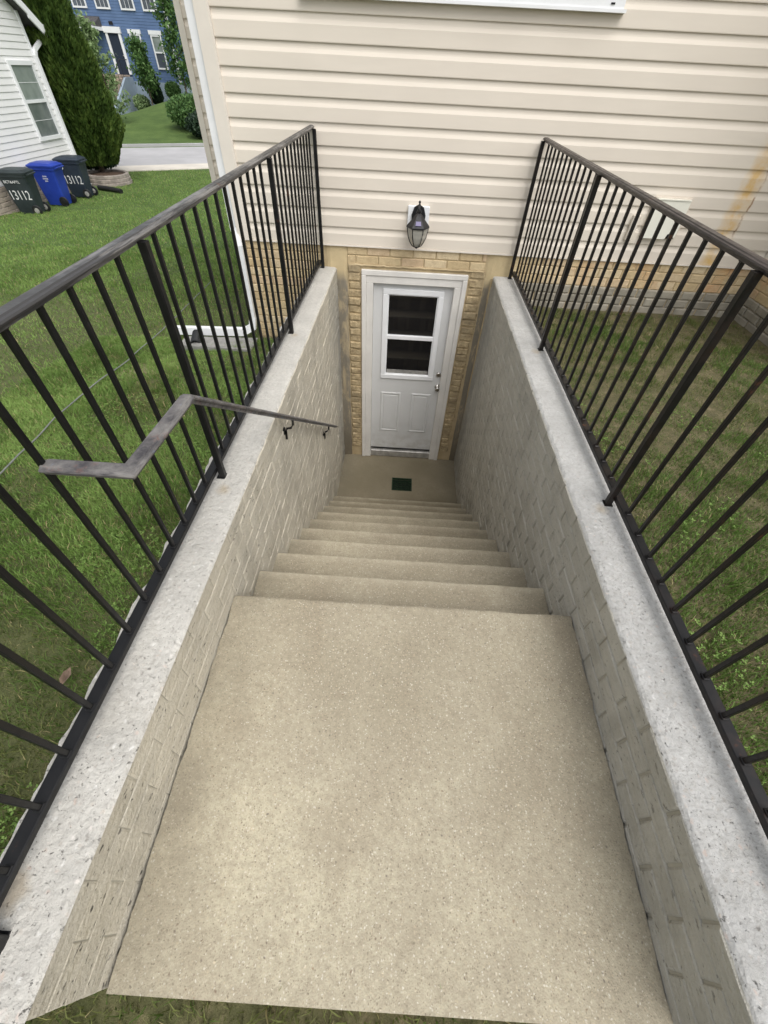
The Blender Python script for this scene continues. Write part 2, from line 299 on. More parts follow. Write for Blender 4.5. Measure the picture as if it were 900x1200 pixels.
# ------------------------------------------------------------------ geometry kit
class MB:
    def __init__(s): s.v = []; s.f = []
    def add(s, vs, fs):
        n = len(s.v); s.v += [tuple(v) for v in vs]; s.f += [tuple(i + n for i in f) for f in fs]; return s
    def box(s, x0, x1, y0, y1, z0, z1):
        return s.add([(x0, y0, z0), (x1, y0, z0), (x1, y1, z0), (x0, y1, z0), (x0, y0, z1), (x1, y0, z1), (x1, y1, z1), (x0, y1, z1)],
                     [(0, 3, 2, 1), (4, 5, 6, 7), (0, 1, 5, 4), (1, 2, 6, 5), (2, 3, 7, 6), (3, 0, 4, 7)])
    def cbox(s, x0, x1, y0, y1, z0, z1, c=0.003):
        'box with all edges chamfered'
        vs = []; idx = {}
        X = (x0, x1); Y = (y0, y1); Z = (z0, z1)
        for i in (0, 1):
            for j in (0, 1):
                for l in (0, 1):
                    sx, sy, sz = (1 - 2 * i) * c, (1 - 2 * j) * c, (1 - 2 * l) * c
                    idx[i, j, l, 0] = len(vs); vs.append((X[i], Y[j] + sy, Z[l] + sz))
                    idx[i, j, l, 1] = len(vs); vs.append((X[i] + sx, Y[j], Z[l] + sz))
                    idx[i, j, l, 2] = len(vs); vs.append((X[i] + sx, Y[j] + sy, Z[l]))
        I = lambda i, j, l, a: idx[i, j, l, a]
        fs = []
        for i in (0, 1):
            q = [I(i, 0, 0, 0), I(i, 1, 0, 0), I(i, 1, 1, 0), I(i, 0, 1, 0)]; fs.append(q if i else q[::-1])
            q = [I(0, i, 0, 1), I(1, i, 0, 1), I(1, i, 1, 1), I(0, i, 1, 1)]; fs.append(q[::-1] if i else q)
            q = [I(0, 0, i, 2), I(1, 0, i, 2), I(1, 1, i, 2), I(0, 1, i, 2)]; fs.append(q if i else q[::-1])
        for i in (0, 1):
            for j in (0, 1):
                q = [I(i, j, 0, 0), I(i, j, 0, 1), I(i, j, 1, 1), I(i, j, 1, 0)]; fs.append(q if (i + j) % 2 else q[::-1])
                q = [I(i, 0, j, 0), I(i, 0, j, 2), I(i, 1, j, 2), I(i, 1, j, 0)]; fs.append(q[::-1] if (i + j) % 2 else q)
                q = [I(0, i, j, 1), I(0, i, j, 2), I(1, i, j, 2), I(1, i, j, 1)]; fs.append(q if (i + j) % 2 else q[::-1])
        for i in (0, 1):
            for j in (0, 1):
                for l in (0, 1):
                    t = (I(i, j, l, 0), I(i, j, l, 1), I(i, j, l, 2)); fs.append(t[::-1] if (i + j + l) % 2 == 0 else t)
        return s.add(vs, fs)
    def tube(s, pts, r, n=8, cap=True, r1=None):
        pts = [Vector(p) for p in pts]; m = len(pts); rings = []
        for i, p in enumerate(pts):
            t = (pts[min(i + 1, m - 1)] - pts[max(i - 1, 0)]).normalized()
            a = t.cross(Vector((0, 0, 1)) if abs(t.z) < 0.95 else Vector((1, 0, 0))).normalized(); b = t.cross(a)
            rr = r if r1 is None else r + (r1 - r) * i / (m - 1)
            rings.append([p + rr * (math.cos(2 * math.pi * j / n) * a + math.sin(2 * math.pi * j / n) * b) for j in range(n)])
        vs = [v for g in rings for v in g]; fs = []
        for i in range(m - 1):
            for j in range(n): fs.append((i * n + j, i * n + (j + 1) % n, (i + 1) * n + (j + 1) % n, (i + 1) * n + j))
        if cap: fs += [tuple(range(n))[::-1], tuple((m - 1) * n + j for j in range(n))]
        return s.add(vs, fs)
    def sweep(s, pts, prof, upv=(0, 0, 1), cap=True):
        'profile (side, up) swept along a polyline with mitred corners'
        pts = [Vector(p) for p in pts]; m = len(pts); n = len(prof); vs = []; U = Vector(upv)
        for i, p in enumerate(pts):
            ti = (pts[i] - pts[i - 1]).normalized() if i else None
            to = (pts[i + 1] - pts[i]).normalized() if i < m - 1 else None
            t = ti or to; nn = (ti + to).normalized() if ti and to else t
            sd_ = t.cross(U)
            if sd_.length < 1e-4: sd_ = Vector((1, 0, 0))
            sd_.normalize(); uu = sd_.cross(t).normalized()
            for a, b in prof:
                off = a * sd_ + b * uu; off = off - t * (off.dot(nn) / t.dot(nn)); vs.append(p + off)
        fs = []
        for i in range(m - 1):
            for j in range(n): fs.append((i * n + j, i * n + (j + 1) % n, (i + 1) * n + (j + 1) % n, (i + 1) * n + j))
        if cap: fs += [tuple(range(n))[::-1], tuple((m - 1) * n + j for j in range(n))]
        return s.add(vs, fs)
    def lathe(s, prof, n=16, c=(0, 0, 0), axis='z'):
        vs = []
        for r, h in prof:
            for j in range(n):
                a = 2 * math.pi * j / n
                if axis == 'z': vs.append((c[0] + r * math.cos(a), c[1] + r * math.sin(a), c[2] + h))
                elif axis == 'y': vs.append((c[0] + r * math.cos(a), c[1] + h, c[2] + r * math.sin(a)))
                else: vs.append((c[0] + h, c[1] + r * math.cos(a), c[2] + r * math.sin(a)))
        fs = []
        for i in range(len(prof) - 1):
            for j in range(n): fs.append((i * n + j, i * n + (j + 1) % n, (i + 1) * n + (j + 1) % n, (i + 1) * n + j))
        fs += [tuple(range(n))[::-1], tuple((len(prof) - 1) * n + j for j in range(n))]
        return s.add(vs, fs)
    def prism(s, poly, a, b, axis='x'):
        n = len(poly); f = {'x': lambda t, p: (t, p[0], p[1]), 'y': lambda t, p: (p[0], t, p[1]), 'z': lambda t, p: (p[0], p[1], t)}[axis]
        return s.add([f(a, p) for p in poly] + [f(b, p) for p in poly],
                     [tuple(range(n))[::-1], tuple(range(n, 2 * n))] + [(i, (i + 1) % n, n + (i + 1) % n, n + i) for i in range(n)])
    def mesh(s, name, mat, smooth=False):
        me = bpy.data.meshes.new(name); me.from_pydata(s.v, [], s.f); me.validate()
        import bmesh
        b = bmesh.new(); b.from_mesh(me); bmesh.ops.recalc_face_normals(b, faces=b.faces); b.to_mesh(me); b.free()
        me.materials.append(M[mat] if isinstance(mat, str) else mat)
        if smooth: me.shade_smooth()
        return me
    def build(s, name, mat, parent=None, smooth=False, loc=None):
        return put(name, s.mesh(name, mat, smooth), parent, loc)

def put(name, me, parent=None, loc=None, rz=0.0):
    o = bpy.data.objects.new(name, me); COL.objects.link(o)
    if parent: o.parent = parent
    if loc: o.location = loc
    if rz: o.rotation_euler.z = rz
    return o
def tag(o, label=None, cat=None, group=None, kind=None):
    for k_, v_ in (('label', label), ('category', cat), ('group', group), ('kind', kind)):
        if v_: o[k_] = v_
    return o
def thing(name, label, cat, loc=(0, 0, 0), rz=0.0, group=None):
    o = put(name, None, None, loc, rz); o.empty_display_size = 0.1
    return tag(o, label, cat, group)
def fast_mesh(name, verts, quads, mat, tone=None, smooth=False):
    'verts (n,3), quads (m,k) all of the same corner count; tone per vertex'
    me = bpy.data.meshes.new(name); nq, kk = quads.shape
    me.vertices.add(len(verts)); me.vertices.foreach_set('co', verts.astype(np.float32).ravel())
    me.loops.add(nq * kk); me.loops.foreach_set('vertex_index', quads.astype(np.int32).ravel())
    me.polygons.add(nq); me.polygons.foreach_set('loop_start', np.arange(0, nq * kk, kk, dtype=np.int32))
    me.polygons.foreach_set('loop_total', np.full(nq, kk, dtype=np.int32))
    me.update(calc_edges=True)
    if tone is not None:
        a = me.attributes.new('tone', 'FLOAT', 'POINT'); a.data.foreach_set('value', tone.astype(np.float32))
    me.materials.append(M[mat]); return me

# ------------------------------------------------------------------ ground
def smooth(t): t = max(0.0, min(1.0, t)); return t * t * (3 - 2 * t)
def ground_z(x, y):
    # the yard falls away from the stairwell to the left and towards the street
    if x > 0.1 and y < 12:
        zz = -0.235 - 0.006 * max(0, x - 1)
    else:
        xx = min(0.0, x + 0.85)
        yy = max(0.0, y)
        zz = -0.25 - 0.105 * min(yy, 4.3) - 0.085 * max(0, min(yy, 16.5) - 4.3) + 0.04 * xx
        if x > -0.85: zz = max(zz, -0.38) if y < 0 else zz
    zz = max(zz, -1.93)
    if y > 16 and zz > -1.93: zz += (-1.93 - zz) * smooth((y - 16) / 4)
    if y < 0: zz += (-0.40 - zz) * smooth(-y / 0.25) * (1 if -0.9 < x < 1.08 else 0.35)
    # bank in front of the blue house
    if y > 30:
        t = smooth((y - 30) / 15)
        hill = -2.25 + 1.75 * smooth((x + 24.8) / 9)
        zz = -1.93 + (hill + 1.93) * t
    return zz
def gcoords(a, b, cuts, step_near, lim):
    c = set(cuts); v = 0.0
    out = sorted(set([round(t, 3) for t in np.arange(-lim, lim + 1e-6, step_near)] + list(cuts)))
    return out
xs = sorted(set([-400, -200, -100, -70, -50, -40] + [round(v, 3) for v in np.arange(-34, -4, 1.0)] + [round(v, 3) for v in np.arange(-4, -1, 0.25)] + [-0.83, 0.1, 1.0] + [round(v, 3) for v in np.arange(1.25, 4.1, 0.25)] + [5, 8, 14, 25, 50, 100, 200, 400]))
ys = sorted(set([-400, -100, -30, -8, -3, -1.5, -0.8, -0.5, -0.225] + [round(v, 3) for v in np.arange(0.0, 4.2, 0.25)] + [4.25, 6.1] + [round(v, 3) for v in np.arange(5, 50, 1.0)] + [60, 80, 120, 200, 400]))
vi = {}; gv = []; gf = []
def gvert(i, j):
    if (i, j) not in vi:
        x, y = xs[i], ys[j]; n_ = noise.noise(Vector((x * 0.9, y * 0.9, 0))) * 0.02 if abs(x) < 40 and abs(y) < 50 else 0
        vi[i, j] = len(gv); gv.append((x, y, ground_z(x, y) + (n_ if not (17 < y < 32) else 0)))
    return vi[i, j]
for i in range(len(xs) - 1):
    for j in range(len(ys) - 1):
        cx, cy = (xs[i] + xs[i + 1]) / 2, (ys[j] + ys[j + 1]) / 2
        if -0.83 < cx < 1.0 and -0.225 < cy < 6.1: continue
        gf.append((gvert(i, j), gvert(i + 1, j), gvert(i + 1, j + 1), gvert(i, j + 1)))
g_ = MB(); g_.v = gv; g_.f = gf
tag(g_.build('ground', 'lawn', smooth=True), 'lawn ground falling away to the street on the left', kind='structure')

def strip(name, mat, cx, cy, ang, halfw, length, z0, z1, label):
    d = Vector((math.cos(ang), math.sin(ang), 0)); n_ = Vector((-d.y, d.x, 0)); c_ = Vector((cx, cy, 0)); p = []
    for a, b in ((-1, -1), (1, -1), (1, 1), (-1, 1)): q = c_ + d * a * length + n_ * b * halfw; p.append((q.x, q.y))
    tag(MB().prism(p, z0, z1, 'z').build(name, mat), label, kind='structure')
RA = R(31)
strip('road', 'road', -11.6, 25.55, RA, 2.75, 60, -2.2, -1.915, 'pale grey asphalt street beyond the lawn')
strip('pavement', 'pavement', -9.95, 22.55, RA, 0.62, 60, -2.2, -1.90, 'cream concrete pavement strip along the near side of the street')
strip('kerb', 'road', -13.25, 28.3, RA, 0.10, 60, -2.2, -1.82, 'low concrete kerb on the far side of the street')

# grass blades
def inside(x, y): return (x > -0.86) & (x < 1.05) & (y > -0.235)
def blades(n, x0, x1, y0, y1, h, wd, dens=None, tone_fn=None, lean=0.5):
    x = RNG.uniform(x0, x1, n); y = RNG.uniform(y0, y1, n)
    keep = ~inside(x, y) & ~((y > 4.2) & (x > -1.5) & (x < 4))
    x, y = x[keep], y[keep]
    nz = np.array([noise.noise(Vector((a * 1.7, b * 1.7, 3.1))) for a, b in zip(x, y)])
    nz2 = np.array([noise.noise(Vector((a * 7, b * 7, 9.1))) for a, b in zip(x, y)])
    if dens is not None:
        kp = RNG.rand(len(x)) < dens(x, y, nz, nz2); x, y, nz, nz2 = x[kp], y[kp], nz[kp], nz2[kp]
    z = np.array([ground_z(a, b) for a, b in zip(x, y)]) - 0.012
    m = len(x); ang = nz2 * 5 + RNG.uniform(0, 2 * math.pi, m) * 0.8; hh = h * RNG.uniform(0.45, 1.25, m) * (1 + 0.5 * nz2)
    ln = hh * lean * RNG.uniform(0.3, 1.9, m); fa = RNG.uniform(0, 2 * math.pi, m); ww = wd * RNG.uniform(0.6, 1.3, m)
    dx, dy = np.cos(ang), np.sin(ang); px, py = np.cos(fa), np.sin(fa)
    P = np.zeros((m, 5, 3))
    def setp(i, hfrac, lfrac, wfrac):
        P[:, i, 0] = x + dx * ln * lfrac + px * ww * wfrac; P[:, i, 1] = y + dy * ln * lfrac + py * ww * wfrac; P[:, i, 2] = z + hh * hfrac
    setp(0, 0, 0, -0.5); setp(1, 0, 0, 0.5); setp(2, 0.6, 0.3, 0.4); setp(3, 0.6, 0.3, -0.4); setp(4, 0.93, 1.0, 0)
    F = np.arange(m)[:, None] * 5
    tris = np.concatenate([F + np.array([[0, 1, 2]]), F + np.array([[0, 2, 3]]), F + np.array([[3, 2, 4]])])
    tone = (tone_fn(x, y, nz, nz2) if tone_fn else 0.55 + 0.35 * nz) + RNG.normal(0, 0.13, m)
    tone = np.clip(tone, 0.13, 1.0); straw = RNG.rand(m) < (0.07 + 0.10 * np.clip(-nz2, 0, 1)); tone[straw] = RNG.uniform(0, 0.12, straw.sum())
    return P.reshape(-1, 3), tris, np.repeat(tone, 5)
def grass(name, label, parts):
    V, T, A = [], [], []; n = 0
    for v, t, a in parts: V.append(v); T.append(t + n); A.append(a); n += len(v)
    me = fast_mesh(name, np.concatenate(V), np.concatenate(T), 'grass_blade', np.concatenate(A))
    tag(put(name, me), label, 'grass', kind='stuff')
def edge_d(x, y, nz, nz2):       # thinner beside the wall
    return np.clip(0.9 + 0.4 * nz + 0.3 * nz2, 0.4, 1) * np.clip(1 - np.exp(-((x + 2.37) ** 2 + (y - 3.31) ** 2) / 0.03), 0.1, 1)
grass('grass', 'green lawn grass left of the stairwell', [
    blades(230000, -3.2, -0.86, -0.3, 4.2, 0.044, 0.0036, edge_d, lambda x, y, a, b: 0.58 + 0.75 * a + 0.25 * b - 0.30 * np.exp((x + 0.86) * 2.5)),
    blades(130000, -7.5, -0.9, 1.0, 9.0, 0.046, 0.0065, lambda x, y, a, b: np.clip(1.0 + 0.2 * a, 0.75, 1), lambda x, y, a, b: 0.66 + 0.55 * a),
    blades(90000, -12.0, -1.7, 6.0, 22.0, 0.055, 0.013, lambda x, y, a, b: (((x > -11.2) | (y > 17.7)) & (np.abs((y - 22.55) - 0.6 * (x + 9.95)) > 0.9) & ((y - 22.55) < 0.6 * (x + 9.95))).astype(float), lambda x, y, a, b: 0.74 + 0.35 * a),
])
grass('grass', 'thin mossy grass right of the stairwell', [
    blades(190000, 1.05, 3.2, -0.3, 4.22, 0.036, 0.0034, lambda x, y, a, b: np.clip(0.95 + 0.8 * b + 0.6 * a - 0.20 * np.clip(y - 1.4, 0, 3), 0.22, 1), lambda x, y, a, b: 0.48 + 0.40 * a + 0.2 * b - 0.10 * y),
])
def clover(n, x0, x1, y0, y1, label, seed):
    x = RNG.uniform(x0, x1, n * 4); y = RNG.uniform(y0, y1, n * 4)
    nz = np.array([noise.noise(Vector((a * 2.2, b * 2.2, seed))) for a, b in zip(x, y)]); kp = (nz > 0.18) & ~inside(x, y); x, y = x[kp][:n], y[kp][:n]; m = len(x)
    z = np.array([ground_z(a, b) for a, b in zip(x, y)]) + RNG.uniform(0.008, 0.032, m); c = np.stack([x, y, z], 1); V = []; Q = []; T = []
    a0 = RNG.uniform(0, 6.28, m); r_ = RNG.uniform(0.005, 0.010, m)
    for q in range(3):
        a = a0 + q * 2.094; d = np.stack([np.cos(a), np.sin(a), RNG.uniform(0, 0.5, m)], 1); e = np.stack([-np.sin(a), np.cos(a), np.zeros(m)], 1)
        P = np.zeros((m, 4, 3)); P[:, 0] = c; P[:, 1] = c + d * r_[:, None] * 0.7 + e * r_[:, None] * 0.5; P[:, 2] = c + d * r_[:, None] * 1.3; P[:, 3] = c + d * r_[:, None] * 0.7 - e * r_[:, None] * 0.5
        V.append(P.reshape(-1, 3)); T.append(np.repeat(np.clip(0.7 + RNG.normal(0, 0.15, m), 0.2, 1), 4))
    V = np.concatenate(V); me = fast_mesh('clover', V, np.arange(len(V)).reshape(-1, 4), 'grass_blade', np.concatenate(T)); tag(put('clover', me), label, 'clover', kind='stuff')
clover(2500, -2.8, -0.9, -0.2, 4.2, 'small clover leaves in patches of the left lawn', 4.0)
clover(900, 1.06, 3.1, -0.2, 2.6, 'small clover leaves in the mossy turf on the right', 8.0)
grass('grass', 'dry grass at the near foot of the concrete landing', [
    blades(9000, -1.3, 1.2, -0.75, -0.24, 0.06, 0.004, None, lambda x, y, a, b: 0.14 + 0.6 * a)])

# ------------------------------------------------------------------ stairwell
LROT, RROT = -0.0070, -0.0120
XL = lambda y: -0.645 + 0.007 * y
XR = lambda y: 0.820 + 0.012 * y
NOSE0, TREAD, RISE, ZS = 0.90, 0.265, 0.1975, -0.29
ZL = -2.268
def floor_z(y):        # tread height along the stairs (for leaving out hidden brick)
    if y < NOSE0: return -0.30
    return max(ZL, ZS - RISE * (1 + int((y - NOSE0) / TREAD)))

st = thing('concrete_steps', 'tan exposed aggregate concrete stair going down to the white basement door', 'stairs', (0.1, 0.3, -0.4))
def stair_part(name, y0, y1, z0a, z0b, zb, chip=0.012):
    'one block: rounded, slightly uneven nosing; z0a height at near side, z0b at far side'
    nx = 40; g_ = 0.0045 if y1 - y0 > 0.5 else 0.004; X = [XL(y1) + g_ + (XR(y1) - XL(y1) - 2 * g_) * i / nx for i in range(nx + 1)]
    V = []; nj = 0
    yl = [y0] + [y0 + (y1 - y0) * t for t in (tuple(q / 70 for q in range(1, 70)) if y1 - y0 > 0.5 else (0.5,))] + [y1 - 0.008, y1 - 0.002, y1, y1]
    for j, y in enumerate(yl):
        for i, x in enumerate(X):
            # follow the slightly splayed walls
            xx = x + ((XL(y) if i < nx / 2 else XR(y)) - (XL(y1) if i < nx / 2 else XR(y1))) * abs(i - nx / 2) / (nx / 2)
            if i in (0, nx): xx += (1 if i == 0 else -1) * 0.006 * (noise.noise(Vector((y * 11, i, 2))) + 0.7 * noise.noise(Vector((y * 37, i, 2))))
            t = (y - y0) / (y1 - y0); z = z0a + (z0b - z0a) * t
            nn = noise.noise(Vector((xx * 9, y1 * 5, 1))) * 0.0035 + noise.noise(Vector((xx * 31, y1 * 5, 4))) * 0.0015
            k_ = len(yl) - 1 - j
            if k_ == 3: z -= 0.001
            if k_ == 2: z -= 0.004 - nn * 0.3
            if k_ == 1: z -= 0.010
            if k_ == 0: z = zb
            if k_ in (1, 2, 0): y_ = y + nn
            else: y_ = y
            z += noise.noise(Vector((xx * 2.5, y * 2.5, 7))) * 0.0018 if k_ else 0
            V.append((xx - st.location.x, y_ - st.location.y, z - st.location.z))
    n_ = nx + 1; F = []
    for j in range(len(yl) - 1):
        for i in range(nx): F.append((j * n_ + i, j * n_ + i + 1, (j + 1) * n_ + i + 1, (j + 1) * n_ + i))
    base = len(V)           # near face
    for i in range(n_): V.append((V[i][0], V[i][1], zb - st.location.z))
    for i in range(nx): F.append((base + i, base + i + 1, i + 1, i))
    b = MB(); b.v = V; b.f = F
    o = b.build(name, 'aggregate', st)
    return o
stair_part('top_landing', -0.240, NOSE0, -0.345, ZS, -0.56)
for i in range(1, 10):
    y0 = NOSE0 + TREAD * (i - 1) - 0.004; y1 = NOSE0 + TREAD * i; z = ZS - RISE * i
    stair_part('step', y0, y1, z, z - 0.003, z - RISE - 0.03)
# bottom landing with a square hole for the drain
DX0, DX1, DY0, DY1 = 0.045, 0.300, 3.635, 3.868
bl = MB(); lz = ZL
yb = NOSE0 + TREAD * 9 - 0.004; yf = 4.30
ox, oy, oz = st.location
for a in ((XL(4) - 0.004, DX0, yb, yf), (DX1, XR(4) + 0.004, yb, yf), (DX0, DX1, yb, DY0), (DX0, DX1, DY1, yf)):
    bl.box(a[0] - ox, a[1] - ox, a[2] - oy, a[3] - oy, lz - 0.1 - oz, lz - oz)
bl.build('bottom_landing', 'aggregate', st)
MB().box(-0.9, 1.1, -0.2, 4.3, -2.45, -2.40).build('soil_bed', 'mulch').__setitem__('kind', 'structure')
dg = thing('drain_grate', 'small dark green plastic floor drain grate in the bottom landing', 'drain', ((DX0 + DX1) / 2, (DY0 + DY1) / 2, ZL))
hx, hy = (DX1 - DX0) / 2 - 0.001, (DY1 - DY0) / 2 - 0.001
fr = MB()
for a in ((-hx, hx, -hy, -hy + 0.014), (-hx, hx, hy - 0.014, hy), (-hx, -hx + 0.014, -hy + 0.014, hy - 0.014), (hx - 0.014, hx, -hy + 0.014, hy - 0.014)): fr.box(a[0], a[1], a[2], a[3], -0.02, 0.003)
fr.build('frame', 'green_grate', dg)
MB().box(-hx, hx, -hy, hy, -0.06, -0.05).build('sump', 'interior_dark', dg)
gb = MB().cbox(-0.0022, 0.0022, -hy + 0.014, hy - 0.014, -0.014, 0.001, 0.0008).mesh('bar', 'green_grate')
for i in range(13): put('bar', gb, dg, (-hx + 0.028 + i * (2 * hx - 0.056) / 12, 0, 0))
gc = MB().cbox(-hx + 0.014, hx - 0.014, -0.002, 0.002, -0.016, 0.0004, 0.0008).mesh('cross_bar', 'green_grate')
for i in range(5): put('cross_bar', gc, dg, (0, -hy + 0.045 + i * (2 * hy - 0.09) / 4, 0))

# brick mesh variants: front face looks along +x of the mesh; back open
def brick_meshes(name, mat, L, H, D, ch, n=5, jit=0.0015):
    out = []
    for q in range(n):
        j = lambda s_=jit: random.uniform(-s_, s_)
        l, h = L / 2, H / 2
        V = [(0, -l, -h), (0, l, -h), (0, l, h), (0, -l, h)]
        V += [(D - ch + j(), -l + j(), -h + j()), (D - ch + j(), l + j(), -h + j()), (D - ch + j(), l + j(), h + j()), (D - ch + j(), -l + j(), h + j())]
        V += [(D + j(), -l + ch * 1.6 + j(), -h + ch + j()), (D + j(), l - ch * 1.6 + j(), -h + ch + j()), (D + j(), l - ch * 1.6 + j(), h - ch + j()), (D + j(), -l + ch * 1.6 + j(), h - ch + j())]
        V += [(D + j(0.001) + 0.0006, 0, -h + ch), (D + j(0.001) + 0.0006, 0, h - ch)]
        F = [(0, 1, 5, 4), (1, 2, 6, 5), (2, 3, 7, 6), (3, 0, 4, 7), (4, 5, 9, 12, 8), (5, 6, 10, 9), (6, 7, 11, 13, 10), (7, 4, 8, 11), (8, 12, 13, 11), (12, 9, 10, 13)]
        m_ = MB(); m_.v = V; m_.f = F; out.append(m_.mesh(name, mat))
    return out

def stair_wall(name, label, side, x0, rot, mat, copmat):
    t = thing(name, label, 'wall', (x0, 0, -2.3), rot, 'retaining walls of the stairwell')
    sgn = 1 if side == 'L' else -1            # direction of the visible face along local x
    zt = 2.3                                   # local z of wall top
    th = 0.215
    y0, y1 = -0.235, 4.284
    face = 0.0; core = -sgn * 0.0045
    def bx(b, xa, xb, *r): return b.box(min(xa, xb), max(xa, xb), *r)
    bx(MB(), core, -sgn * (th - 0.006), y0 + 0.004, y1, -0.15, zt - 0.010).build('joint_backing', 'painted_joint', t)
    # coping: sections along y with uneven rounded edges
    prof = []
    N = 150; V = []; sec = 11
    for i in range(N + 1):
        y = y0 + (y1 - y0) * i / N
        n1 = noise.noise(Vector((y * 6, x0 * 7, 0))) ; n2 = noise.noise(Vector((y * 23, x0 * 7, 5))); n3 = noise.noise(Vector((y * 9, x0 * 7, 11))); n4 = noise.noise(Vector((y * 40, x0, 2)))
        xi = 0.0015 + 0.0016 * n2; n5 = noise.noise(Vector((y * 3.1, x0 * 3, 21))); xo = -(th + 0.002 + 0.014 * n3 + 0.010 * n4 - 0.018 * max(0, n5 - 0.25))
        e_ = 0.004 * n1 + 0.004 * n2 + 0.003 * n4
        P = [(xi - 0.030, -0.013), (xi - 0.002, -0.012 + e_ * 0.3), (xi - 0.007 + e_ * 0.5, -0.007 + 0.002 * n2), (xi - 0.016 + e_ * 1.4, -0.0018 + 0.001 * n1), (xi - 0.034, 0.0), (-th * 0.33, 0.0006 * n1), (-th * 0.66, 0.0008 * n2), (xo + 0.02, 0.0),
             (xo + 0.007, -0.003 + 0.002 * n4), (xo, -0.015 + 0.004 * n3), (xo, -0.075)]
        V += [(sgn * a, y, zt + b) for a, b in P]
    F = []
    for i in range(N):
        for j in range(sec - 1): F.append((i * sec + j, i * sec + j + 1, (i + 1) * sec + j + 1, (i + 1) * sec + j))
    F += [tuple(range(sec)), tuple(N * sec + j for j in range(sec))]
    b = MB(); b.v = V; b.f = F; b.build('coping', copmat, t, smooth=False)
    # bricks
    H = 0.0745; L = 0.2085; jz, jy = 0.0022, (0.0035 if side == 'L' else 0.008)
    mb = brick_meshes('brick', mat, L - jy, H - jz, 0.0060, 0.0032 if side == 'L' else 0.0040, 8, 0.0012)
    cand = []; row = 0; ztop = -0.010
    while ztop - row * H > -2.40:
        zc = ztop - (row + 0.5) * H; off = (row % 2) * L / 2
        yy = y0 - off
        while yy < y1:
            a, c_ = max(yy, y0), min(yy + L, y1)
            if c_ - a > 0.03:
                ym = (a + c_) / 2
                if zc + H / 2 > floor_z(c_) - 0.04: cand.append((a, c_, zc))
            yy += L
        row += 1
    camp = Vector((0, 0, 1.28)); cand.sort(key=lambda q: (Vector((x0, (q[0] + q[1]) / 2, q[2])) - camp).length)
    rest = MB()
    for q, (a, c_, zc) in enumerate(cand):
        me = random.choice(mb); sc = (c_ - a - jy) / (L - jy); dd = random.uniform(0.8, 1.25) * (0.30 + 1.1 * smooth((c_ - 0.5) / 1.5) if side == 'L' else 1.0 + 0.25 * smooth((c_ - 1) / 1.5))
        if q < 300:
            o = put('brick', me, t, (core, (a + c_) / 2, zt + zc + random.uniform(-0.001, 0.001))); o.scale = (sgn * dd, sc, 1)
        else:
            n_ = len(rest.v); rest.v += [(core + sgn * dd * v.co.x, (a + c_) / 2 + v.co.y * sc, zt + zc + v.co.z) for v in me.vertices]
            rest.f += [tuple(n_ + k_ for k_ in p.vertices) for p in me.polygons]
    if rest.v: rest.build('brickwork', mat, t)['kind'] = 'stuff'
    # brick end facing the camera side
    return t
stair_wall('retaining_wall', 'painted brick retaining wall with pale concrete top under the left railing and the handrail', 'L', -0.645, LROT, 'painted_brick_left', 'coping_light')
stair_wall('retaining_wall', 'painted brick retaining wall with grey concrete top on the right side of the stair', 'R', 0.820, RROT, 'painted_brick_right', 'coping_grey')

# ------------------------------------------------------------------ railings
CAPW = 0.024
CAP = [(-0.013, -0.014), (-0.013, -0.004), (-0.022, -0.003), (-0.0235, 0.001), (-0.021, 0.005), (-0.015, 0.0065), (-0.012, 0.0095), (0.012, 0.0095), (0.015, 0.0065), (0.021, 0.005), (0.0235, 0.001), (0.022, -0.003), (0.013, -0.004), (0.013, -0.014)]
def railing(label, x0, rot, lean, top, bar, posts, ngap, postoff, zt):
    t = thing('railing', label, 'railing', (x0, 0, 0), rot, 'iron railings on the stairwell walls')
    ZB = 0.040; zt0, zk = zt; zt = zt0; ZT = lambda y: zt0 + zk * y
    # the bottom channel, floating just above the coping
    ch = [(-0.019, 0), (-0.019, 0.017), (-0.016, 0.020), (0.016, 0.020), (0.019, 0.017), (0.019, 0)]
    MB().sweep([(0, posts[0] - 0.6, ZB), (0, posts[-1] + 0.010, ZB)], ch).build('bottom_rail', bar, t)
    MB().sweep([(lean(zt), posts[0] - 0.6, ZT(posts[0] - 0.6)), (lean(zt), posts[-1] + 0.03, ZT(posts[-1] + 0.03))], CAP).build('top_rail', top, t)
    def upright(name, xa, y, z0, z1, w_, mt):
        h = w_ / 2; a = lean(z0) + xa; b = lean(z1) + xa
        return MB().sweep([(a, y, z0), (b, y, z1)], [(-h, -h * 0.75), (-h * 0.75, -h), (h * 0.75, -h), (h, -h * 0.75), (h, h * 0.75), (h * 0.75, h), (-h * 0.75, h), (-h, h * 0.75)], upv=(0, 1, 0))
    for y in posts:
        p = upright('post', postoff, y, 0.0, ZT(y) - 0.010, 0.027, bar).build('post', bar, t)
        # little weld foot
        MB().box(postoff - 0.018, postoff + 0.018, y - 0.018, y + 0.018, 0.0, 0.004).build('foot', bar, p)
    bq = upright('baluster', 0, 0, ZB + 0.014, zt - 0.006, 0.0138, bar)
    bq.cbox(lean(0.06) - 0.0100, lean(0.06) + 0.0100, -0.0105, 0.0105, ZB + 0.019, ZB + 0.0245, 0.002); bq.cbox(lean(zt) - 0.0090, lean(zt) + 0.0090, -0.0095, 0.0095, zt - 0.0185, zt - 0.0135, 0.002)
    bm = bq.mesh('baluster', bar)
    for a, b in zip(posts[:-1], posts[1:]):
        for i in range(1, ngap): put('baluster', bm, t, (0, a + (b - a) * i / ngap, 0)).scale = (1, 1, ZT(a + (b - a) * i / ngap) / zt0)
    for i in range(1, 5): put('baluster', bm, t, (0, posts[0] - i * 0.1133, 0))
    return t
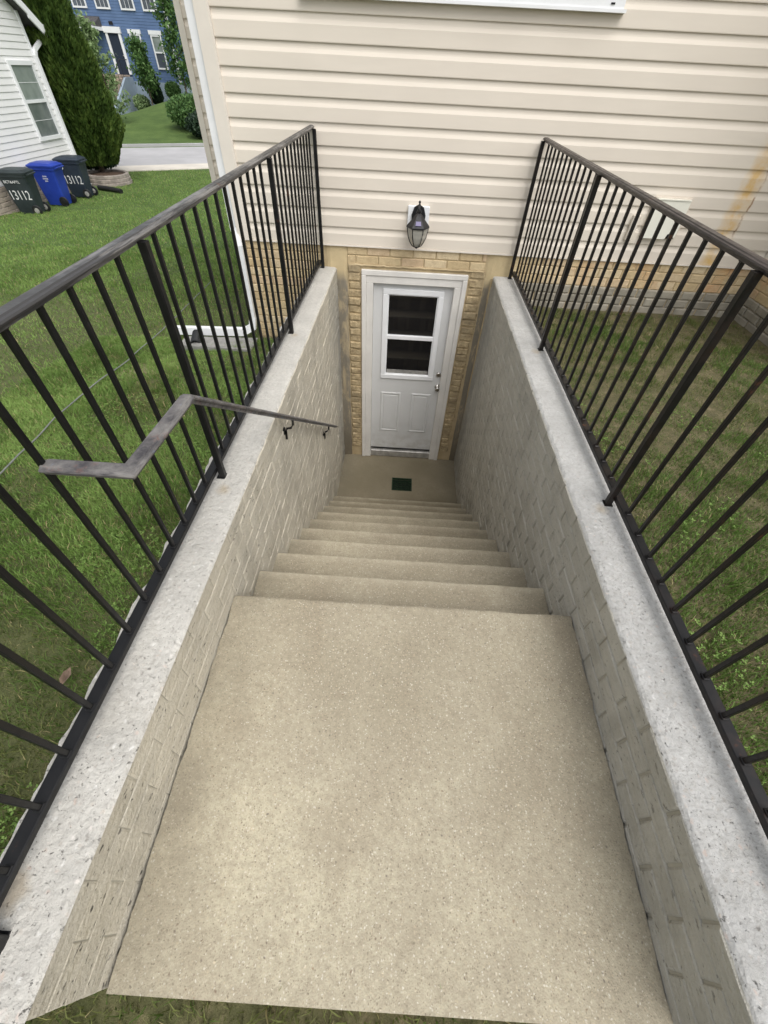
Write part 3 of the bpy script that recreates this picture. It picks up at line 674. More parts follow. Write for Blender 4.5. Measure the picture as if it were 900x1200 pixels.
railing('black iron railing on the left wall, beside the green lawn, with worn grey top rail', -0.790, -0.0055, lambda z: 0.006 + 0.014 * (z / 0.93) * 0, 'worn_iron', 'black_iron', (-0.13, 1.335, 2.835, 4.245), 13, 0.024, (0.914, 0.0115))
railing('black iron railing on the right wall with rusty brown balusters and smooth dark top rail', 1.000, -0.010, lambda z: 0.004 * z, 'worn_iron_brown', 'black_iron_rusty', (-0.16, 1.31, 2.80, 4.24), 13, -0.024, (0.940, 0.0062))

hr = thing('handrail', 'short bent metal handrail with worn paint running down the left stair wall', 'handrail', (-0.70, 0.652, 0.645))
def hl(x, y, z): return (x + 0.70, y - 0.652, z - 0.645)
HC = [(a * 0.92, b * 1.0) for a, b in CAP]
MB().sweep([hl(-0.779, 0.660, 0.645), hl(-0.585, 0.660, 0.645), hl(-0.575, 0.975, 0.640), hl(-0.562, 3.36, -1.155)], HC).build('rail', 'stripped_iron', hr)
for yb_ in (1.93, 3.02):
    zz = 0.640 - (yb_ - 0.975) * 0.7526 - 0.012; xw = XL(yb_) + 0.002
    b = MB().tube([hl(-0.569, yb_, zz), hl(-0.570, yb_, zz - 0.035), hl(-0.585, yb_, zz - 0.058), hl(xw + 0.02, yb_, zz - 0.065), hl(xw + 0.012, yb_, zz - 0.085), hl(xw + 0.010, yb_, zz - 0.14)], 0.0065, 8)
    o = b.build('bracket', 'black_iron', hr, smooth=True)
    MB().lathe([(0.026, 0), (0.026, 0.003), (0.016, 0.008)], 14, hl(xw - 0.001, yb_, zz - 0.085), 'x').build('wall_plate', 'black_iron', o)

# ------------------------------------------------------------------ our house
hs_ = thing('house', 'beige vinyl sided house with tan brick foundation and basement entrance', 'house', (0.9, 4.3, 0))
HX, HY = 0.9, 4.3
def H(b): b.v = [(x - HX, y - HY, z) for x, y, z in b.v]; return b
WX0, WX1 = -1.495, 3.25
LAP, SB = 0.1335, 0.190
FY = 4.2905      # plane just behind the brick face
# backing walls with an opening for the door
DXL, DXR, DZT, DZB = -0.377, 0.638, -0.004, -2.268
bw = MB(); bw.box(WX0 + 0.03, WX1, 4.290, 4.42, -0.03, 3.3)
H(bw).build('wall', 'tan_mortar', hs_)
H(MB().box(WX0 + 0.03, DXL + 0.02, 4.290, 4.42, -2.4, -0.03).box(DXR - 0.02, WX1, 4.290, 4.42, -2.4, -0.03)).build('foundation_wall', 'tan_mortar', hs_)
# side wall of the house and body behind
H(MB().box(WX0 + 0.035, WX0 + 0.06, 4.42, 9.0, -1.2, 3.3)).build('side_wall', 'trim_beige', hs_)
# siding laps
def lap_mesh(name, mat, x0, x1, y=0.0):
    p = [(0.012, 0.0), (-0.0115, 0.0), (-0.0125, 0.005), (-0.0115, 0.080), (-0.009, 0.087), (-0.0040, 0.101), (-0.0025, 0.110), (-0.0015, 0.1335), (0.012, 0.1335)]
    return MB().prism([(q[0] + y, q[1]) for q in p], x0, x1, 'x').mesh(name, mat)
lm_ = lap_mesh('siding_panel', 'beige_siding', WX0 + 0.10 - HX, WX1 - HX)
for i in range(23):
    z = SB + LAP * i
    if 1.60 < z + 0.10 and False: continue
    put('siding_panel', lm_, hs_, (random.uniform(-0.0005, 0.0005), 4.2855 - HY, z))
# wing coming towards the camera at the right
H(MB().box(3.2905, 3.45, 3.1, 4.284, -0.6, 3.3)).build('wing_wall', 'tan_mortar', hs_)
lw = lap_mesh('siding_panel', 'beige_siding', -0.57, 0.57)
for i in range(23):
    o = put('siding_panel', lw, hs_, (3.286 - HX, 3.67 - HY, SB + LAP * i), -math.pi / 2)
tr = MB().box(WX0 - 0.004, WX0 + 0.088, 4.258, 4.272, SB - 0.006, 3.3).box(WX0 - 0.004, WX0 + 0.012, 4.272, 4.36, SB - 0.006, 3.3).box(WX0 + 0.088, WX0 + 0.100, 4.262, 4.285, SB - 0.006, 3.3)
H(tr).build('corner_trim', 'trim_beige', hs_)
H(MB().box(3.215, 3.262, 4.225, 4.2655, SB - 0.004, 3.3)).build('corner_trim', 'trim_beige', hs_)
H(MB().box(WX0 + 0.1, WX1, 4.265, 4.2885, SB - 0.012, SB - 0.001)).build('starter_strip', 'trim_beige', hs_)
# roof over everything (out of the picture)
H(MB().box(WX0 - 0.35, 5.5, 3.9, 9.3, 3.3, 3.42)).build('soffit', 'trim_white', hs_)
# white first floor window whose bottom shows at the top of the picture
wf = MB().box(-0.76, 1.33, 4.235, 4.275, 1.600, 1.665).box(-0.78, 1.35, 4.228, 4.275, 1.585, 1.6005).box(-0.76, -0.70, 4.24, 4.275, 1.665, 2.75).box(1.27, 1.33, 4.24, 4.275, 1.665, 2.75).box(-0.76, 1.33, 4.24, 4.275, 2.75, 2.81).box(0.26, 0.31, 4.245, 4.275, 1.665, 2.75)
wo = H(wf).build('window', 'trim_white', hs_)
H(MB().box(-0.70, 0.26, 4.262, 4.268, 1.665, 2.75)).build('pane', 'pale_glass', wo)
H(MB().box(0.31, 1.27, 4.262, 4.268, 1.665, 2.75)).build('pane', 'pale_glass', wo)
H(MB().box(1.24, 1.265, 4.231, 4.2355, 1.618, 1.626)).build('weep_cover', 'interior_dark', wo)

# bricks of the foundation
fb = brick_meshes('brick', 'tan_brick', 0.203, 0.066, 0.012, 0.004, 6, 0.0016)
fg = brick_meshes('brick', 'grey_brick', 0.203, 0.072, 0.020, 0.010, 4, 0.0016)
k = NT('broken_brick', 0.95)
c = k.ramp(k.noise(26, 6, 0.75), [(0.32, (0.22, 0.165, 0.10)), (0.45, (0.40, 0.31, 0.18)), (0.58, (0.54, 0.43, 0.26)), (0.7, (0.66, 0.55, 0.36))])
c = k.mix(k.mr(k.noise(4, 4), 0.42, 0.60, 0, 0.6), c, (0.24, 0.195, 0.125)); k.col(c); k.bump(k.noise(38, 5, 0.65), 0.7, 0.010); M['broken_brick'] = k.m
sb_ = brick_meshes('brick', 'broken_brick', 0.12, 0.062, 0.016, 0.007, 8, 0.005)
def course(x0, x1, z, mesh, off=0.0, L=0.213, y=4.294, base=0.203, wing=False):
    xx = x0 - off
    while xx < x1 - 0.01:
        a, b = max(xx, x0), min(xx + L, x1)
        if b - a > 0.035:
            me = random.choice(mesh)
            if wing: o = put('brick', me, hs_, (y - HX, (a + b) / 2 - HY, z)); o.rotation_euler.z = math.pi
            else: o = put('brick', me, hs_, ((a + b) / 2 - HX, y - HY, z)); o.rotation_euler.z = -math.pi / 2
            o.scale = (random.uniform(0.8, 1.15), (b - a - 0.010) / base, 1)
        xx += L
CH = 0.0745
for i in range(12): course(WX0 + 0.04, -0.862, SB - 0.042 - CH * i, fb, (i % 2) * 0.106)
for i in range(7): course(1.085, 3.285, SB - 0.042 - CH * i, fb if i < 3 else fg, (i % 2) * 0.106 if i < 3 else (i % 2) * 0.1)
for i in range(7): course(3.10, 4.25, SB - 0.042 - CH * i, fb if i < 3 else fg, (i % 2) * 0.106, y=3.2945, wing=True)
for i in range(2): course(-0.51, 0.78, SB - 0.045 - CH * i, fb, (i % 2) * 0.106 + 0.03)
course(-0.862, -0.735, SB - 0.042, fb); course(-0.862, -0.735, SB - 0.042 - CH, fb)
# rough cut brick ends on both sides of the door
for i in range(29):
    z = 0.0 - CH * i
    if z < -2.24: break
    for xa, xb in ((-0.507, -0.385 + random.uniform(-0.004, 0.004)), (0.650, 0.795 - 0.04 * min(1, i / 26) + random.uniform(-0.012, 0.010))):
        me = random.choice(sb_); o = put('brick', me, hs_, ((xa + xb) / 2 - HX, 4.2935 - HY, z)); o.rotation_euler.z = -math.pi / 2; o.scale = (random.uniform(0.7, 1.4), (xb - xa) / 0.125, 1)
# stained render bands between door surround and retaining walls
def band(x0, x1, z0, z1, y, seed):
    V = []; n = 60; F = []; mcol = 6
    for i in range(n + 1):
        z = z0 + (z1 - z0) * i / n
        for j in range(mcol + 1):
            x = x0 + (x1 - x0) * j / mcol + (noise.noise(Vector((z * 9, seed, j))) * 0.006 if j in (0, mcol) else 0)
            V.append((x, y - 0.003 * noise.noise(Vector((x * 14, z * 6, seed))) + (0.008 if j in (0, mcol) else 0), z))
    for i in range(n):
        for j in range(mcol): F.append((i * (mcol + 1) + j, i * (mcol + 1) + j + 1, (i + 1) * (mcol + 1) + j + 1, (i + 1) * (mcol + 1) + j))
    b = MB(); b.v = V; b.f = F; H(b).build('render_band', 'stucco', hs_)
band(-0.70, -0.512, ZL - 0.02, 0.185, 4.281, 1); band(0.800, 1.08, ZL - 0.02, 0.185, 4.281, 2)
cb = MB(); pts = [(0.868 + 0.008 * noise.noise(Vector((z * 4, 0, 0))) + (0.0 if z > -1.2 else (-1.2 - z) * 0.03), 4.272, z) for z in np.linspace(-0.02, -2.2, 50)]
H(cb.tube(pts, 0.011, 6)).build('sealant_bead', 'tan_mortar', hs_)
# cracked mortar line over the frame
pts = [(x, 4.281, 0.030 + 0.007 * noise.noise(Vector((x * 20, 0, 0))) + 0.006 * noise.noise(Vector((x * 55, 3, 0)))) for x in np.linspace(-0.50, 0.77, 90)]
H(MB().tube(pts, 0.010, 6)).build('mortar_bead', 'tan_mortar', hs_)

# door
dr = MB()
y_s = 4.318
gx0, gx1, gz0, gz1 = -0.166, 0.438, -1.128, -0.170     # window unit
dx0, dx1, dz0, dz1 = -0.262, 0.552, -2.140, -0.078
dr.box(dx0, gx0 + 0.02, y_s, y_s + 0.044, dz0, dz1).box(gx1 - 0.02, dx1, y_s, y_s + 0.044, dz0, dz1)
dr.box(gx0 + 0.02, gx1 - 0.02, y_s, y_s + 0.044, gz1 - 0.02, dz1).box(gx0 + 0.02, gx1 - 0.02, y_s, y_s + 0.044, dz0, gz0 + 0.02)
door = H(dr).build('door', 'door_white', hs_)
for a, b in ((-0.158, 0.085), (0.208, 0.438)):
    z0, z1 = -1.868, -1.308
    o = MB(); P = [(0, 0.0), (0.010, -0.006), (0.020, -0.006), (0.034, 0.0015), (0.046, -0.003)]
    V = []; F = []
    for d_, yy in P:
        V += [(a + d_, y_s + yy - 0.0005, z0 + d_), (b - d_, y_s + yy - 0.0005, z0 + d_), (b - d_, y_s + yy - 0.0005, z1 - d_), (a + d_, y_s + yy - 0.0005, z1 - d_)]
    for i in range(len(P) - 1):
        for j in range(4): F.append((i * 4 + j, i * 4 + (j + 1) % 4, (i + 1) * 4 + (j + 1) % 4, (i + 1) * 4 + j))
    F.append(tuple((len(P) - 1) * 4 + j for j in range(4)))
    o.v = V; o.f = F; H(o).build('door_panel', 'door_white', door)
gf_ = MB(); w1 = 0.052
def ringbox(b, x0, x1, z0, z1, w_, y0, y1):
    b.cbox(x0, x1, y0, y1, z1 - w_, z1, 0.004); b.cbox(x0, x1, y0, y1, z0, z0 + w_, 0.004)
    b.cbox(x0, x0 + w_, y0, y1, z0 + w_, z1 - w_, 0.004); b.cbox(x1 - w_, x1, y0, y1, z0 + w_, z1 - w_, 0.004)
ringbox(gf_, gx0, gx1, gz0, gz1, w1, y_s - 0.014, y_s + 0.02)
ringbox(gf_, gx0 + w1 - 0.004, gx1 - w1 + 0.004, gz0 + w1 - 0.004, gz1 - w1 + 0.004, 0.014, y_s - 0.005, y_s + 0.024)
H(gf_).build('window_frame', 'trim_white', door)
H(MB().cbox(gx0 + w1, gx1 - w1, y_s - 0.008, y_s + 0.03, -0.672, -0.628, 0.004)).build('window_rail', 'trim_white', door)
H(MB().box(gx0 + 0.03, gx1 - 0.03, y_s + 0.016, y_s + 0.020, -0.66, gz1 - 0.03)).build('pane', 'dark_glass', door)
H(MB().box(gx0 + 0.03, gx1 - 0.03, y_s + 0.010, y_s + 0.014, gz0 + 0.03, -0.64)).build('pane', 'dark_glass', door)
H(MB().box(gx0 + 0.07, gx1 - 0.07, y_s + 0.004, y_s + 0.009, gz0 + 0.065, gz0 + 0.105)).build('sash_lift', 'threshold', door)
H(MB().lathe([(0.030, 0), (0.030, -0.006), (0.012, -0.010), (0.010, -0.030), (0.022, -0.040), (0.027, -0.052), (0.024, -0.064), (0.010, -0.068)], 18, (0.501, y_s, -1.205), 'y')).build('knob', 'nickel', door, smooth=True)
H(MB().lathe([(0.029, 0), (0.029, -0.010), (0.022, -0.016), (0.012, -0.017)], 18, (0.497, y_s, -1.050), 'y')).build('deadbolt', 'nickel', door, smooth=True)
# frame and brick mould
fm = MB()
def frame_ring(b, x0, x1, zt_, zb_, w_, y0, y1, c_=0.004):
    b.cbox(x0, x0 + w_, y0, y1, zb_, zt_ - w_, c_); b.cbox(x1 - w_, x1, y0, y1, zb_, zt_ - w_, c_); b.cbox(x0, x1, y0, y1, zt_ - w_, zt_, c_)
frame_ring(fm, DXL, DXR, DZT, DZB, 0.046, 4.262, 4.30)
frame_ring(fm, DXL + 0.0465, DXR - 0.0465, DZT - 0.0465, DZB, 0.067, 4.272, 4.40, 0.003)
H(fm).build('door_frame', 'frame_cream', hs_)
H(MB().cbox(-0.262, 0.552, 4.285, 4.37, DZB + 0.004, -2.168, 0.006).box(-0.262, 0.552, 4.335, 4.36, -2.168, -2.140)).build('threshold', 'threshold', hs_)
H(MB().box(-0.262, 0.552, 4.312, 4.318, -2.150, -2.136)).build('door_sweep', 'black_plastic', hs_)
# dim room behind the glass: only a dark box
H(MB().box(-0.5, 0.8, 4.44, 6.0, -2.4, 0.1)).build('interior', 'interior_dark', hs_)

# bump-out on the side wall further back
bo = MB().box(-2.36, -1.49, 6.22, 8.4, 0.22, 3.3); H(bo).build('bay_wall', 'trim_beige', hs_)
H(MB().box(-2.372, -2.310, 6.195, 6.215, 0.21, 3.3)).build('corner_trim', 'trim_beige', hs_)
bl_ = lap_mesh('siding_panel', 'beige_siding', -2.310 - HX, -1.50 - HX)
for i in range(23): put('siding_panel', bl_, hs_, (0, 6.218 - HY, 0.215 + LAP * i))

# vent cover with a broken corner
vc = thing('dryer_vent', 'square off-white vent cover with chipped lower edge on the beige siding', 'vent', (2.20, 4.265, 0.51))
b = MB().prism([(-0.135, -0.132), (0.055, -0.132), (0.062, -0.098), (0.085, -0.085), (0.100, -0.105), (0.128, -0.120), (0.135, -0.09), (0.135, 0.135), (-0.135, 0.135)], -0.034, -0.006, 'y'); b.build('cover', 'vent_white' if 'vent_white' in M else plain('vent_white', (0.80, 0.79, 0.70), 0.55, var=0.05), vc)
MB().box(-0.150, 0.155, -0.012, 0.010, -0.125, 0.150).build('mounting_block', 'beige_siding', vc)
MB().box(0.03, 0.13, -0.020, -0.011, -0.13, -0.075).build('opening', 'interior_dark', vc)
MB().box(-0.135, 0.135, -0.040, -0.012, 0.135, 0.142).build('lip', 'vent_white', vc)
jb = MB().cbox(-0.03, 0.03, -0.02, 0.012, -0.09, 0.09, 0.004)
tag(jb.build('siding_block', 'beige_siding', None, loc=(1.96, 4.262, 0.44)), 'narrow beige siding patch left of the vent cover', 'siding block')

# wall lamp
lp = thing('wall_lamp', 'black outdoor coach lantern on a white mounting block above the basement door', 'lamp', (0.118, 4.262, 0.43))
MB().cbox(-0.092, 0.092, -0.022, 0.010, -0.088, 0.080, 0.004).build('mounting_block', 'trim_white', lp)
MB().prism([(-0.052, -0.05), (0.052, -0.05), (0.060, 0.02), (0.040, 0.075), (0.0, 0.095), (-0.040, 0.075), (-0.060, 0.02)], -0.040, -0.022, 'y').build('back_plate', 'black_metal', lp)
# arm: curls up and over, finial on top
arm = [(0, -0.040, 0.02), (0, -0.075, 0.022), (0, -0.10, 0.05), (0, -0.105, 0.085), (0, -0.118, 0.105), (0, -0.135, 0.095), (0, -0.14, 0.07), (0, -0.14, 0.045)]
MB().tube(arm, 0.009, 8).build('arm', 'black_metal', lp, smooth=True)
MB().lathe([(0.004, 0.14), (0.011, 0.13), (0.006, 0.12), (0.013, 0.105), (0.008, 0.09), (0.022, 0.06), (0.014, 0.05)], 12, (0, -0.118, -0.005)).build('finial', 'black_metal', lp, smooth=True)
# six sided hood
hood = MB().lathe([(0.018, 0.052), (0.035, 0.038), (0.055, 0.010), (0.092, -0.028), (0.098, -0.036), (0.098, -0.046), (0.088, -0.050)], 6, (0, -0.14, 0.0)).build('hood', 'black_metal', lp)
a0 = -math.pi / 2
MB().prism([(-0.024, -0.0), (0.024, -0.0), (0.020, 0.036), (-0.020, 0.036)], -0.001, 0.003, 'z').build('solar_panel', 'solar_cell', hood)
so_ = hood.children[0]; so_.location = (0, -0.218, -0.020); so_.rotation_euler = (R(44), 0, 0)
gp = [(0.088, -0.050), (0.086, -0.075), (0.076, -0.115), (0.060, -0.150), (0.040, -0.178), (0.034, -0.182)]
MB().lathe(gp, 6, (0, -0.14, 0)).build('glass', 'lamp_glass', lp)
for j in range(6):
    a = 2 * math.pi * j / 6
    MB().tube([((r_ + 0.001) * math.cos(a), -0.14 + (r_ + 0.001) * math.sin(a), h_) for r_, h_ in gp], 0.0038, 5).build('rib', 'black_metal', lp)
MB().lathe([(0.036, -0.178), (0.036, -0.186), (0.014, -0.192), (0.008, -0.200)], 6, (0, -0.14, 0)).build('base_cap', 'black_metal', lp)
MB().lathe([(0.012, -0.05), (0.014, -0.09), (0.026, -0.12), (0.022, -0.145), (0.006, -0.155)], 12, (0, -0.14, 0)).build('bulb', 'bulb', lp, smooth=True)

# downspout, splash block, black pipe, debris
ds = thing('downspout', 'white downspout at the house corner with elbow running out over the lawn', 'downspout', (-1.58, 4.32, -0.72))
rp = lambda a, b: [(-a, -b), (a, -b), (a, b), (-a, b)]
def dl(x, y, z): return (x + 1.58, y - 4.32, z + 0.72)
MB().sweep([dl(-1.535, 4.310, 3.25), dl(-1.535, 4.310, 0.26), dl(-1.490, 4.238, 0.14), dl(-1.500, 4.238, -0.50)], rp(0.030, 0.026), upv=(0, 1, 0)).build('pipe', 'white_paint', ds)
MB().sweep([dl(-1.500, 4.238, -0.50), dl(-1.515, 4.232, -0.590), dl(-1.62, 4.215, -0.640)], rp(0.0335, 0.0265), upv=(0, 1, 0)).build('elbow', 'white_paint', ds)
MB().sweep([dl(-1.62, 4.215, -0.640), dl(-2.39, 4.19, -0.655)], rp(0.036, 0.030), upv=(0, 1, 0)).build('extension', 'white_paint', ds)
sp = MB().prism([(-0.38, -0.13), (0.36, -0.17), (0.36, 0.15), (-0.38, 0.12)], 0, 0.05, 'z').prism([(-0.38, -0.13), (0.36, -0.17), (0.36, -0.135), (-0.38, -0.10)], 0.05, 0.075, 'z')
o = sp.build('splash_block', 'splash_concrete', None, loc=(-1.82, 4.00, -0.725)); o.rotation_euler.z = R(2)
tag(o, 'grey concrete splash block on the grass under the white downspout', 'splash block')
pp = MB(); pr = []
for i in range(24):
    pr.append((0.055 if i % 2 else 0.049, i * 0.011))
pp.lathe(pr, 18, (0, 0, 0), 'y'); pp.f = pp.f[:-2]
pv = [(r_ - 0.006, h_) for r_, h_ in pr]; q_ = MB().lathe(pv, 18, (0, 0, 0), 'y'); q_.f = q_.f[:-2]; pp.add(q_.v, q_.f)
o = pp.build('drain_pipe', 'black_plastic', None, loc=(-2.045, 3.96, -0.690)); o.rotation_euler = (R(4), 0, R(14))
tag(o, 'open end of a black corrugated drain pipe beside the splash block', 'pipe')
pts = [(-2.20, 0.6), (-2.35, 1.83), (-2.46, 2.4), (-2.50, 2.9), (-2.51, 3.5), (-2.56, 4.2), (-2.67, 5.33), (-2.8, 6.6)]
cp = []
for (a, b), (c, d) in zip(pts[:-1], pts[1:]):
    for t in np.linspace(0, 1, 8, endpoint=False):
        x = a + (c - a) * t; y = b + (d - b) * t; cp.append((x, y, ground_z(x, y) + 0.040 + 0.010 * noise.noise(Vector((x * 5, y * 3, 0)))))
tag(MB().tube(cp, 0.0048, 6).build('ground_cable', 'cable_grey'), 'thin grey cable lying across the left lawn', 'cable')
def leafcloud(n, cen, rad, size, tone=(0.3, 0.9), shape=None, flat=0.0):
    'n small leaf quads spread in an ellipsoid or given by shape()'
    P = np.zeros((n, 4, 3)); T = np.zeros(n)
    c = shape(n) if shape is not None else np.array(cen) + (lambda d: d / np.linalg.norm(d, axis=1)[:, None] * (RNG.rand(n, 1) ** (1 / 2.2)))(RNG.normal(size=(n, 3))) * np.array(rad)
    a = RNG.normal(size=(n, 3)); a[:, 2] *= (1 - flat); a /= np.linalg.norm(a, axis=1)[:, None]
    b = np.cross(a, RNG.normal(size=(n, 3))); b /= np.linalg.norm(b, axis=1)[:, None]
    s_ = size * RNG.uniform(0.5, 1.4, n)[:, None]
    P[:, 0] = c - a * s_; P[:, 1] = c + b * s_ * 0.5; P[:, 2] = c + a * s_; P[:, 3] = c - b * s_ * 0.5
    T = RNG.uniform(tone[0], tone[1], n)
    return P.reshape(-1, 3), np.arange(n * 4).reshape(-1, 4), np.repeat(T, 4), c
v, f_, tn, _ = leafcloud(420, (-1.08, 4.13, -0.66), (0.20, 0.12, 0.05), 0.022, (0, 1))
tag(put('leaf_litter', fast_mesh('leaf_litter', v, f_, 'dry_leaf', tn)), 'dark heap of dead leaves where the left wall meets the house', 'leaf litter', kind='stuff')
lf = MB().add([(0, -0.030, 0), (0.014, -0.012, 0.010), (0.017, 0.010, 0.008), (0.003, 0.034, 0.012), (-0.015, 0.014, 0.010), (-0.013, -0.012, 0.012), (0, 0, 0.0)], [(0, 1, 6), (1, 2, 6), (2, 3, 6), (3, 4, 6), (4, 5, 6), (5, 0, 6)])
o = lf.build('dead_leaf', 'tan_dry_leaf', None, loc=(-1.13, 0.50, -0.262)); tag(o, 'single curled brown leaf in the grass beside the left wall', 'leaf')

# ------------------------------------------------------------------ neighbour's house on the left
nh = thing('house', 'white sided neighbouring house with a double hung window, behind the wheeled bins', 'house', (-11.3, 12, -1.93))
def N_(b): b.v = [(x + 11.3, y - 12, z + 1.93) for x, y, z in b.v]; return b
NX, NY0, NY1 = -11.3, 6.0, 17.65
EZ = 2.02; SL = 0.60; PKY = (NY0 + NY1) / 2
def roofz(y): return EZ + SL * ((NY1 - y) if y > PKY else (y - NY0))
N_(MB().prism([(NY0 + 0.02, -2.3), (NY1 - 0.02, -2.3), (NY1 - 0.02, EZ), (PKY, roofz(PKY)), (NY0 + 0.02, EZ)], -19, NX - 0.03, 'x')).build('wall', 'white_siding', nh)
z = -1.33; LP = 0.138
p_ = [(0.0, -0.02), (0.020, 0.0), (0.021, 0.006), (0.012, 0.10), (0.002, 0.138), (-0.02, 0.138), (-0.02, 0.0)]
while z < roofz(PKY) - 0.3:
    if z + LP < EZ: a, b = NY0, NY1 - 0.09
    else: a = NY0 + (z + LP - EZ) / SL + 0.05; b = NY1 - (z + LP - EZ) / SL - 0.05
    if b - a > 0.3:
        m_ = MB().prism([(0.0, 0.0), (0.022, 0.0), (0.023, 0.006), (0.010, 0.12), (0.0, 0.138)], 0, 1, 'x')
        m_.v = [(NX - 0.028 + q[1], a + (b - a) * q[0], z + q[2]) for q in m_.v]
        N_(m_).build('siding_panel', 'white_siding', nh)
    z += LP
N_(MB().box(NX - 0.05, NX + 0.012, NY1 - 0.09, NY1, -1.34, EZ)).build('corner_trim', 'trim_white', nh)
bm_n = []
bmn = brick_meshes('brick', plain('far_brick', (0.42, 0.36, 0.30), 0.9, var=0.2, sc=3, bump=0.5, bsc=20), 0.40, 0.095, 0.03, 0.008, 4, 0.003)
for i in range(7):
    y = NY1 - 0.02; 
    zc = -1.39 - i * 0.105; off = (i % 2) * 0.2
    y = 10.4 - off
    while y < NY1 - 0.1:
        a, b = y, min(y + 0.41, NY1)
        o = put('brick', random.choice(bmn), nh, (0 - 0.03, (a + b) / 2 - 12, zc + 1.93)); o.scale = (1, (b - a - 0.012) / 0.40, 1)
        y += 0.41
# window
wy0, wy1, wz0, wz1 = 16.27, 17.36, -0.60, 1.07
nw = MB(); XX = NX + 0.02
for a in ((wy0, wy1, wz1 - 0.09, wz1), (wy0, wy1, wz0, wz0 + 0.09), (wy0, wy0 + 0.075, wz0 + 0.09, wz1 - 0.09), (wy1 - 0.075, wy1, wz0 + 0.09, wz1 - 0.09), (wy0 + 0.075, wy1 - 0.075, 0.215, 0.285)):
    nw.box(XX - 0.04, XX + (0.02 if a[2] != 0.215 else 0.012), a[0], a[1], a[2], a[3])
wn = N_(nw).build('window', 'trim_white', nh)
N_(MB().box(XX - 0.02, XX - 0.01, wy0 + 0.07, wy1 - 0.07, 0.28, wz1 - 0.08)).build('pane', 'pale_glass', wn)
N_(MB().box(XX - 0.022, XX - 0.012, wy0 + 0.07, wy1 - 0.07, wz0 + 0.08, 0.22)).build('pane', 'mid_glass', wn)
for zc in (0.635, -0.16):
    N_(MB().box(XX - 0.012, XX - 0.004, wy0 + 0.07, wy1 - 0.07, zc - 0.005, zc + 0.005)).build('muntin', 'trim_white', wn)
for q, yc in enumerate(()):
    N_(MB().box(XX - 0.0125, XX - 0.0045, yc - 0.009, yc + 0.009, wz0 + 0.08, wz1 - 0.08)).build('muntin', 'trim_white', wn)
# roof
for s_ in (1, -1):
    r_ = MB(); ye = (NY1 + 0.55) if s_ > 0 else (NY0 - 0.55); ze = EZ - SL * 0.55
    r_.prism([(ye, ze), (ye, ze + 0.12), (PKY, roofz(PKY) + 0.12), (PKY, roofz(PKY) + 0.0)], -19.3, NX + 0.25, 'x')
    N_(r_).build('roof', 'shingle', nh)
N_(MB().prism([(NY1 + 0.56, EZ - 0.45), (NY1 + 0.56, EZ - 0.33 + 0.12), (NY1 + 0.50, EZ - 0.33 + 0.12), (NY1 + 0.0, EZ + 0.14), (PKY, roofz(PKY) + 0.13), (PKY, roofz(PKY) - 0.05), (NY1, EZ - 0.05), (NY1, EZ - 0.12), (NY1 + 0.5, EZ - 0.45)], NX + 0.25, NX + 0.29, 'x')).build('rake_board', 'trim_white', nh)
N_(MB().box(-19.3, NX + 0.29, NY1 + 0.555, NY1 + 0.68, EZ - 0.42, EZ - 0.28)).build('gutter', 'trim_white', nh)
nd = thing('downspout', 'white downspout with offset elbow at the corner of the white neighbouring house', 'downspout', (-11.2, 17.7, -1.9))
pd_ = [(NX + 0.06, NY1 + 0.60, EZ - 0.40), (NX + 0.06, NY1 + 0.56, EZ - 0.50), (NX + 0.05, NY1 + 0.05, EZ - 0.72), (NX + 0.05, NY1 - 0.03, EZ - 0.85), (NX + 0.05, NY1 - 0.03, -1.75), (NX + 0.20, NY1 - 0.03, -1.85)]
MB().sweep([(x + 11.2, y - 17.7, z + 1.9) for x, y, z in pd_], rp(0.045, 0.035), upv=(1, 0, 0)).build('pipe', 'white_paint', nd)

